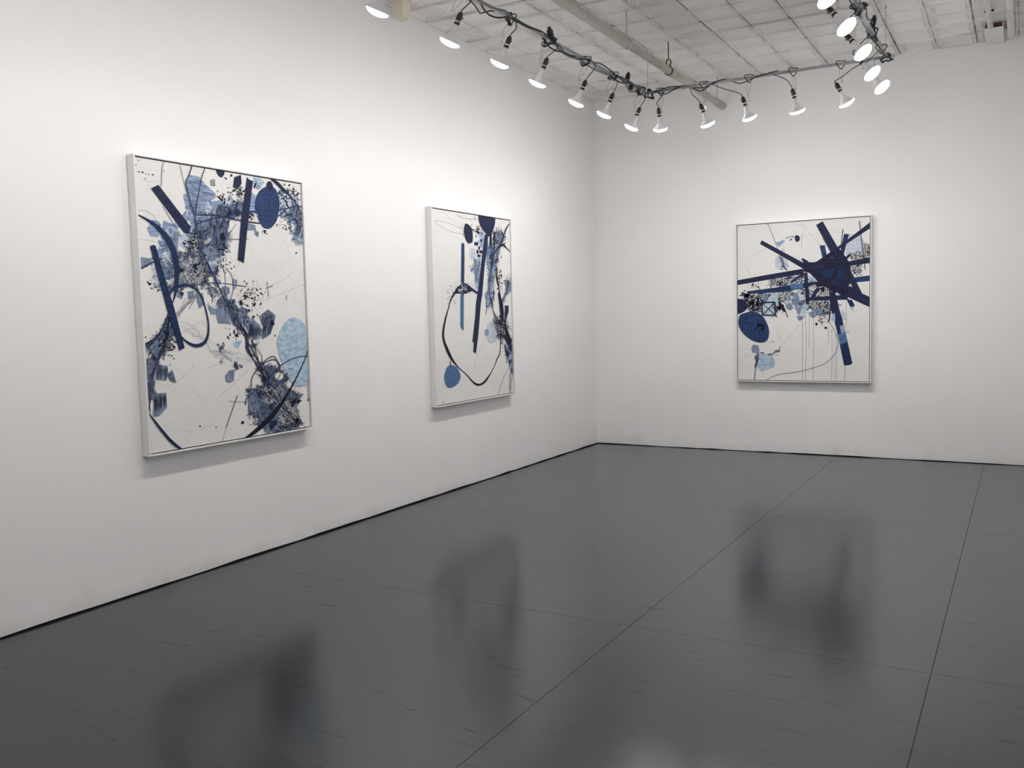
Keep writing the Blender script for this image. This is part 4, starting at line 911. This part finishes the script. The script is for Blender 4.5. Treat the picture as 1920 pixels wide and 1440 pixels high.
a.fray([(1040, B+200), (1140, B+220), (1180, B+400), (1060, B+420)], 90, I_BLACK, 0.02, 0.08, 0.003); a.hatch([(740, 780), (830, 770), (812, 1100), (760, 1160)], 30, 1.5, W_BLUE, 0.003); a.chunks([(1190, B+520), (1240, B+700), (1240, B+820)], 16, 0.02, 0.01, 0.035, [W_GREY, W_SLATE, W_BLUE])
for x, y, sx, sy in ((772, 598, 24, 24), (836, 558, 13, 22), (811, 652, 12, 22), (790, 700, 15, 26), (832, 700, 18, 22), (808, 752, 22, 18)):
    a.poly([(x-sx, y-sy), (x+sx, y-sy+4), (x+sx, y+sy), (x-sx, y+sy-4)], I_DARK, 'painted_square')
a.flush('ink_marks')
a.poly([(798, 222), (1020, 262), (1015, 340), (985, 440), (965, 500), (930, 505), (880, 450), (830, 380), (802, 300)], I_DARK, 'painted_blot'); a.poly([(900, 300), (960, 290), (950, 400), (910, 380)], I_DEEP); a.poly([(945, 480), (972, 480), (970, 632), (945, 620)], I_BLACK)
a.poly([(635, 337), (700, 375), (725, 440), (728, 560), (700, 590), (665, 590), (630, 530), (612, 430)], I_DARK, 'painted_oval', True)
a.poly([(582, 592), (598, 584), (620, 600), (622, 800), (618, 1100), (614, 1240), (612, B+340), (585, B+320), (570, B+285), (570, B), (575, 1100), (580, 800)], I_BLUE, 'painted_bar')
a.poly([(578, 1260), (612, 1260), (612, B+340), (572, B+285)], I_MIDB, 'painted_bar')
a.poly([(500, 1240), (545, 1150), (600, 1095), (650, 1110), (720, 1165), (800, 1225), (860, 1262), (820, 1268), (720, 1205), (640, 1240), (560, 1238)], I_DARK, 'painted_arch'); a.web([(520, 1220), (590, 1150), (680, 1160), (620, 1200)], 24, I_WHITE, 0.02, 0.06, 0.003)
a.poly([(882, 470), (925, 490), (920, 600), (905, 700), (880, 900), (850, 1250), (832, B), (800, B+400), (770, B+640), (735, B+612), (742, B+492), (722, B+490), (760, B+150), (768, B), (790, 1230), (820, 1000), (852, 700)], I_DARK, 'painted_bar')
a.poly([(1140, 1390), (1190, 1390), (1190, B+100), (1160, B+190), (1135, B+160)], I_DEEP, 'painted_blot'); a.stroke([(1060, 1230, 24), (1085, 1340, 44), (1105, B+100, 44), (1110, B+230, 26)], I_BLACK, 'painted_ribbon'); a.stroke([(1090, B+380, 20), (1150, B+440, 40), (1190, B+520, 34), (1218, B+600, 12)], I_DARK, 'painted_ribbon'); a.stroke([(1150, B+300, 20), (1185, B+420, 40), (1205, B+520, 16)], I_BLACK, 'painted_ribbon')
a.poly([(1050, B+230), (1090, B+230), (1120, B+270), (1070, B+275)], I_BLACK)
a.stroke([(545, 1150, 26), (490, 1240, 26), (440, 1330, 16), (412, 1440, 14), (375, B+200, 22), (347, B+370, 26), (360, B+480, 28), (410, B+610, 38), (460, B+710, 30), (540, B+810, 13), (640, B+900, 12), (720, B+990, 18), (780, B+1035, 28), (840, B+1030, 26), (890, B+990, 26), (960, B+890, 12), (1010, B+790, 9), (1040, B+710, 13), (1075, B+640, 12), (1085, B+500, 12), (1085, B+330, 16)], I_BLACK, 'painted_loop')
a.stroke([(960, 980, 6), (972, 860, 11), (1000, 740, 16), (1050, 650, 20), (1110, 612, 34), (1160, 650, 16), (1228, 722, 7)], I_DARK, 'painted_ribbon'); a.stroke([(1225, 305, 4), (1160, 400, 20), (1130, 480, 18), (1080, 600, 12)], I_LINE, 'painted_ribbon')
a.poly([(400, B+810), (450, B+785), (520, B+810), (560, B+880), (570, B+950), (530, B+1030), (440, B+1080), (385, B+1050), (360, B+960), (370, B+880)], I_MIDB, 'painted_oval', True); a.stroke([(445, B+800), (438, B+760), (448, B+735)], I_BLACK, w_=12)
a.poly([(945, 745), (965, 735), (968, 795), (945, 800)], I_BLACK); a.poly([(1085, 990), (1098, 985), (1100, 1015), (1088, 1018)], I_BLACK); a.dot(350, B+1268, 7, I_BLACK)
a.flush('ink_touches')

# --- painting three ---------------------------------------------------------------------------------
a = Art('painting alone on the end wall with a dark star of crossing blue bars', (1.517, 0.0, 0.694), 0.0, 1.234, 1.521, 0.055, (1360, 390, 6.4), 23)
a.mpp = 0.0050; a.fs = 1.0
B = 1024
a.hairs(22, I_HAIR, 0.1, 0.6, 0.0016)
a.stroke([(505, 180), (560, 310), (620, 470), (700, 680), (740, 760)], I_LINE, w_=6); a.stroke([(800, 160), (850, 205), (920, 215), (955, 250), (930, 300)], I_HAIR, w_=4); a.stroke([(920, 170), (1020, 320), (1140, 440)], I_HAIR, w_=4); a.stroke([(920, 320), (918, 480)], I_GREYL, w_=4); a.stroke([(230, 670), (300, 820)], I_HAIR, w_=4); a.stroke([(560, 440), (330, 580)], I_HAIR, w_=4); a.stroke([(930, 330), (1300, 290), (1480, 310)], I_HAIR, w_=3)
for x, y0, y1 in ((925, 330, 1045), (965, 270, 1045), (1005, 250, 650), (1055, 230, 1030), (1235, 400, 620), (1278, 430, 1050), (1310, 480, 1050), (1330, 500, 1050), (1450, 100, 470)):
    a.stroke([(x, B+y0), (x+3, B+(y0+y1)/2), (x-4, B+y1)], I_GREYL if x != 1310 else I_HAIR, w_=4.5)
a.stroke([(1440, B+860), (1425, B+1060)], I_GREYL, w_=6); a.stroke([(620, B+430), (660, B+560)], I_HAIR, w_=4); a.stroke([(900, B+370), (770, B+520), (660, B+640)], I_HAIR, w_=4); a.stroke([(180, B+850), (230, B+770), (310, B+720)], I_HAIR, w_=4)
a.poly([(1460, 310), (1610, 330), (1670, 400), (1650, 560), (1530, 590), (1440, 560)], W_PALE, 'painted_patch', outline=I_HAIR); a.poly([(1655, 430), (1735, 440), (1735, 560), (1660, 560)], W_GREY, None, rough=0.008)
a.poly([(600, 600), (660, 560), (740, 620), (760, 690), (720, 740), (640, 740), (600, 700)], W_PALE, 'painted_patch', outline=W_BLUE); a.poly([(605, 420), (700, 380), (722, 400), (640, 470)], W_BLUE, None, rough=0.004); a.poly([(660, 470), (722, 510), (690, 525)], W_PALE); a.stroke([(720, 365), (780, 345), (835, 345)], W_GREY, w_=12)
a.tangle([(660, 580), (700, 690), (740, 740)], 5, 0.02, I_LINE, 0.002, 0.006); a.splat((690, 690), 40, 60, 40, I_LINE, 0.002, 0.008)
for q, m_ in (([(190, 1020), (260, 1030), (440, 1010), (440, 1120), (430, B+240), (330, B+230), (270, B+200), (250, 1090)], W_SLATE), ([(530, 880), (760, 830), (870, 900), (800, 940), (540, 950)], W_GREY), ([(450, 1030), (620, 1000), (700, 1080), (610, 1130), (460, 1110)], W_PALE), ([(610, 1120), (660, 1000), (790, 1000), (800, 1050), (720, 1110), (640, 1150)], W_GREY),
              ([(800, 1060), (950, 1080), (960, 1160), (850, 1200), (790, 1140)], W_GREY), ([(990, 1110), (1250, 1110), (1260, 1270), (1140, 1290), (1000, 1200)], W_GREY), ([(820, 1200), (940, 1160), (1000, 1200), (930, 1230), (880, 1290)], W_GREY), ([(860, 970), (960, 960), (970, 1060), (830, 1060)], W_PALE), ([(990, 800), (1060, 830), (1110, 870), (1060, 900), (1000, 880)], W_SKY), ([(1490, 700), (1600, 680), (1640, 720), (1600, 780), (1520, 760)], W_GREY), ([(440, 1130), (600, 1140), (640, 1220), (590, B+290), (480, B+280), (430, B+230)], W_SKY), ([(1040, 1180), (1140, 1190), (1150, B+250), (1090, B+270)], W_GREY), ([(760, 830), (930, 800), (940, 930), (860, 920)], W_BLUE)):
    a.poly(q, m_, 'painted_patch', rough=0.012)
a.poly([(710, 1130), (770, 1070), (800, 1150), (790, 1210), (740, 1210)], W_PALE, 'painted_patch', outline=I_GREYL); a.poly([(920, 1200), (1000, 1190), (1070, 1240), (1000, 1270), (930, 1250)], I_WHITE, None, True)
a.chunks([(280, 1080), (480, 1080), (700, 1060), (900, 1120), (1150, 1180)], 40, 0.05, 0.015, 0.05, [W_GREY, W_PALE, W_SLATE, W_SKY, W_GREY])
for q, n, m_ in (([(260, 1040), (440, 1010), (430, B+230), (270, B+190)], 190, I_BLACK), ([(530, 880), (800, 840), (860, 910), (540, 950)], 150, I_BLACK), ([(600, 1120), (660, 1000), (800, 1000), (720, 1120)], 130, I_LINE), ([(990, 1110), (1250, 1110), (1250, 1260), (1010, 1200)], 180, I_BLACK), ([(850, 830), (940, 830), (1090, 900), (1090, 1060), (960, 1060)], 120, I_LINE), ([(1500, 560), (1735, 540), (1735, 620), (1500, 640)], 110, I_BLACK), ([(1490, 690), (1640, 690), (1610, 780), (1520, 760)], 80, I_BLACK), ([(1660, 450), (1735, 450), (1735, 550), (1670, 560)], 60, I_BLACK), ([(1090, 950), (1240, 950), (1240, 1060), (1090, 1060)], 90, I_BLACK)):
    a.web(q, n, m_, 0.015, 0.05, 0.0045); a.web(q, int(n*0.55), I_WHITE, 0.012, 0.035, 0.0042)
a.splat((380, 930), 90, 50, 40, I_BLACK, 0.002, 0.007); a.splat((340, 1150), 110, 110, 110, I_BLACK, 0.003, 0.012); a.splat((1180, 1250), 90, 120, 90, I_BLACK, 0.002, 0.009); a.splat((1140, B+330), 60, 50, 30, I_BLACK, 0.002, 0.007); a.splat((640, 1200), 60, 60, 50, I_BLACK, 0.003, 0.012); a.splat((530, B+585), 50, 15, 5, I_BLACK, 0.002, 0.004); a.splat((1390, B+140), 30, 20, 8, I_BLACK, 0.002, 0.006); a.splat((1580, 790), 70, 50, 40, I_BLACK, 0.002, 0.007); a.splat((240, 1050), 60, 40, 40, W_SLATE, 0.003, 0.016)
a.poly([(860, B+270), (935, B+275), (930, B+310), (890, B+332), (865, B+300)], W_GREY, 'painted_patch', outline=O); a.poly([(1385, B+205), (1430, B+205), (1450, B+310), (1400, B+330)], W_PALE); a.poly([(1085, B+180), (1180, B+190), (1150, B+250), (1090, B+270)], W_GREY)
a.poly([(330, B+620), (390, B+625), (410, B+680), (390, B+720), (325, B+710), (312, B+660)], W_GREY, 'painted_patch', outline=O)
a.poly([(345, B+750), (400, B+710), (412, B+690), (405, B+800), (365, B+910), (345, B+860), (360, B+790)], W_SLATE, 'painted_patch', rough=0.010); a.poly([(555, B+725), (600, B+690), (645, B+668), (660, B+700), (600, B+712), (560, B+745), (420, B+720), (450, B+700), (470, B+735)], W_SLATE, None, rough=0.006)
a.poly([(405, B+740), (560, B+740), (595, B+830), (580, B+880), (440, B+938), (375, B+870), (400, B+800)], W_SKY, 'painted_patch', outline=I_GREYL); a.stroke([(400, B+790), (475, B+825)], I_GREYL, w_=6); a.stroke([(480, B+860), (590, B+790)], W_BLUE, w_=7)
a.stroke([(640, B+690), (660, B+640)], W_SLATE, w_=10); a.stroke([(580, B+720), (636, B+750)], I_GREYL, w_=5); a.stroke([(380, B+800, 14), (362, B+920, 10), (348, B+1040, 10)], I_LINE)
a.stroke([(1150, B+250), (1240, B+340), (1310, B+450), (1350, B+560), (1345, B+660), (1290, B+760), (1180, B+850), (1040, B+900), (880, B+940), (680, B+968), (580, B+995), (490, B+1045)], I_LINE, w_=6); a.stroke([(1320, B+495), (1400, B+480), (1490, B+460)], I_LINE, w_=5); a.stroke([(930, B+215), (1000, B+235), (1060, B+235), (1075, B+205)], I_GREYL, w_=5)
a.flush('ink_marks')
a.poly([(1130, 450), (1195, 445), (1225, 600), (1165, 600)], I_BLUE, 'painted_bar'); a.poly([(1425, 310), (1485, 315), (1450, 440), (1420, 570), (1370, 570), (1400, 430)], I_DEEP, 'painted_bar'); a.poly([(1420, 610), (1490, 545), (1512, 565), (1445, 632)], I_DEEP)
a.stroke([(1413, 250), (1390, 440)], I_DARK, w_=11); a.stroke([(1608, 155), (1640, 430), (1680, 740)], I_LINE, w_=11)
a.poly([(1540, 835), (1735, 808), (1735, 876), (1570, 892)], I_BLUE, 'painted_bar'); a.poly([(1450, 1090), (1520, 1105), (1555, 1170), (1510, 1210)], I_DEEP, 'painted_blot'); a.poly([(1500, 1190), (1530, 1180), (1545, 1270)], W_SKY)
a.poly([(258, 1000), (600, 955), (940, 900), (1060, 888), (1060, 922), (940, 965), (650, 1010), (450, 1020), (270, 1032)], I_DEEP, 'painted_bar'); a.poly([(780, 930), (930, 905), (935, 960), (790, 975)], I_MIDB); a.poly([(300, 1000), (480, 976), (480, 1010), (310, 1026)], I_BLUE)
a.poly([(1255, 1110), (1340, 1080), (1365, 1200), (1400, 1320), (1445, B+480), (1525, B+840), (1490, B+862), (1425, B+865), (1340, B+460), (1290, B+260)], I_DEEP, 'painted_bar'); a.poly([(1345, B+490), (1440, B+470), (1470, B+580), (1380, B+620)], I_MIDB); a.poly([(1375, B+390), (1425, B+375), (1440, B+470), (1390, B+485)], W_BLUE); a.stroke([(1265, B+100), (1260, B+200), (1242, B+340)], I_BLACK, w_=16)
a.poly([(1240, 970), (1310, 970), (1345, 1110), (1350, 1240), (1290, 1290), (1262, 1200)], I_DARK, 'painted_bar'); a.poly([(1255, 965), (1290, 965), (1285, 1010), (1260, 1010)], I_MIDB); a.poly([(1270, B+280), (1310, B+230), (1320, B+330), (1275, B+345)], W_SKY)
a.poly([(945, 775), (985, 775), (1010, 1080), (1000, 1150), (970, 1160), (955, 1000)], I_DARK, 'painted_bar'); a.poly([(985, 1135), (1090, 960), (1150, 960), (1030, 1110)], I_DARK, 'painted_bar'); a.poly([(1010, 1070), (1400, 1045), (1470, 1060), (1470, 1100), (1010, 1112)], I_DARK, 'painted_bar')
a.poly([(792, 902), (780, 880), (930, 780), (965, 795)], I_DARK, 'painted_bar'); a.poly([(910, 615), (930, 600), (1000, 640), (960, 680)], I_DEEP)
a.poly([(130, 870), (530, 797), (930, 728), (945, 790), (530, 858), (130, 928)], I_DARK, 'painted_bar'); a.poly([(1480, 640), (1735, 590), (1735, 662), (1480, 692)], I_DARK, 'painted_bar')
a.poly([(437, 387), (700, 530), (1000, 690), (1640, 1025), (1735, 1068), (1735, 1192), (1450, 1060), (960, 745), (700, 590), (415, 432)], I_DARK, 'painted_bar')
a.poly([(1735, 172), (1735, 245), (1500, 400), (1200, 610), (960, 745), (940, 690), (1100, 640), (1400, 430)], I_DARK, 'painted_bar')
a.poly([(1088, 205), (1168, 158), (1400, 560), (1480, 700), (1640, 1020), (1600, 1090), (1500, 960), (1380, 760), (1250, 500)], I_DARK, 'painted_bar')
a.poly([(935, 650), (1100, 650), (1270, 530), (1360, 480), (1450, 590), (1500, 680), (1500, 780), (1480, 920), (1460, 1080), (1380, 1060), (1280, 1000), (1180, 935), (1100, 950), (1060, 895), (1110, 880), (1010, 780), (935, 760)], I_CORE, 'painted_star_core')
a.poly([(1225, 612), (1288, 572), (1320, 612)], I_BLUE); a.poly([(1130, 755), (1310, 722), (1270, 835), (1190, 830)], I_DEEP); a.poly([(1340, 740), (1410, 730), (1410, 862), (1340, 850)], I_DEEP); a.poly([(1480, 930), (1500, 905), (1525, 950)], I_WHITE); a.poly([(1320, 1030), (1335, 1008), (1385, 1050)], I_WHITE); a.poly([(1560, 1060), (1700, 1080), (1720, 1140), (1620, 1090)], I_DEEP)
for p, q in (((960, 745), (1400, 432)), ((1000, 690), (1640, 1025)), ((1168, 360), (1500, 960)), ((1290, 480), (1600, 1090)), ((945, 660), (1490, 640)), ((1010, 780), (1500, 690)), ((1410, 560), (1440, 1080)), ((1330, 700), (1340, 1040)), ((1060, 895), (1330, 720))):
    a.stroke([p, q], I_DEEP, w_=5)
a.poly([(1290, 850), (1400, 880), (1380, 960), (1260, 900)], I_DARK); a.poly([(1000, 690), (1110, 660), (1200, 700), (1060, 740)], I_DARK); a.poly([(1420, 740), (1470, 720), (1470, 860), (1430, 880)], I_DARK)
a.poly([(835, 345), (860, 325), (890, 345), (893, 380), (865, 407), (840, 390)], I_DARK, 'painted_blot', True); a.poly([(765, 395), (785, 370), (806, 366), (795, 385)], I_BLACK)
a.poly([(130, 1105), (190, 1095), (255, 1135), (268, 1195), (210, B+228), (130, B+237)], I_DARK, 'painted_oval', True)
a.poly([(190, B+250), (320, B+222), (420, B+250), (480, B+320), (525, B+440), (510, B+550), (440, B+592), (330, B+570), (220, B+490), (160, B+390), (160, B+310)], I_BLUE, 'painted_oval', True)
a.splat((420, B+400), 60, 30, 12, I_DARK, 0.006, 0.02); a.stroke([(415, B+330), (405, B+590)], I_DARK, w_=7)
for p, q, ww in (((435, 1138), (595, 1128), 17), ((595, 1128), (600, B+265), 17), ((600, B+262), (445, B+262), 15), ((440, 1138), (445, B+262), 15), ((440, 1140), (600, B+262), 10), ((595, 1130), (445, B+262), 10), ((590, B+250), (620, B+285), 14)): a.stroke([p, q], I_BLACK, w_=ww)
a.poly([(650, 1165), (690, 1150), (730, 1240), (700, 1250)], I_BLACK); a.stroke([(720, 1230), (748, B+290)], I_BLACK, w_=10); a.poly([(1140, 960), (1190, 940), (1190, 1010), (1160, 1005)], I_BLACK)
for x, y, r in ((1093, B+370, 16), (1205, B+415, 17), (140, B+322, 14), (573, B+580, 7), (768, 1072, 9)): a.dot(x, y, r, I_BLACK)
a.flush('ink_touches')
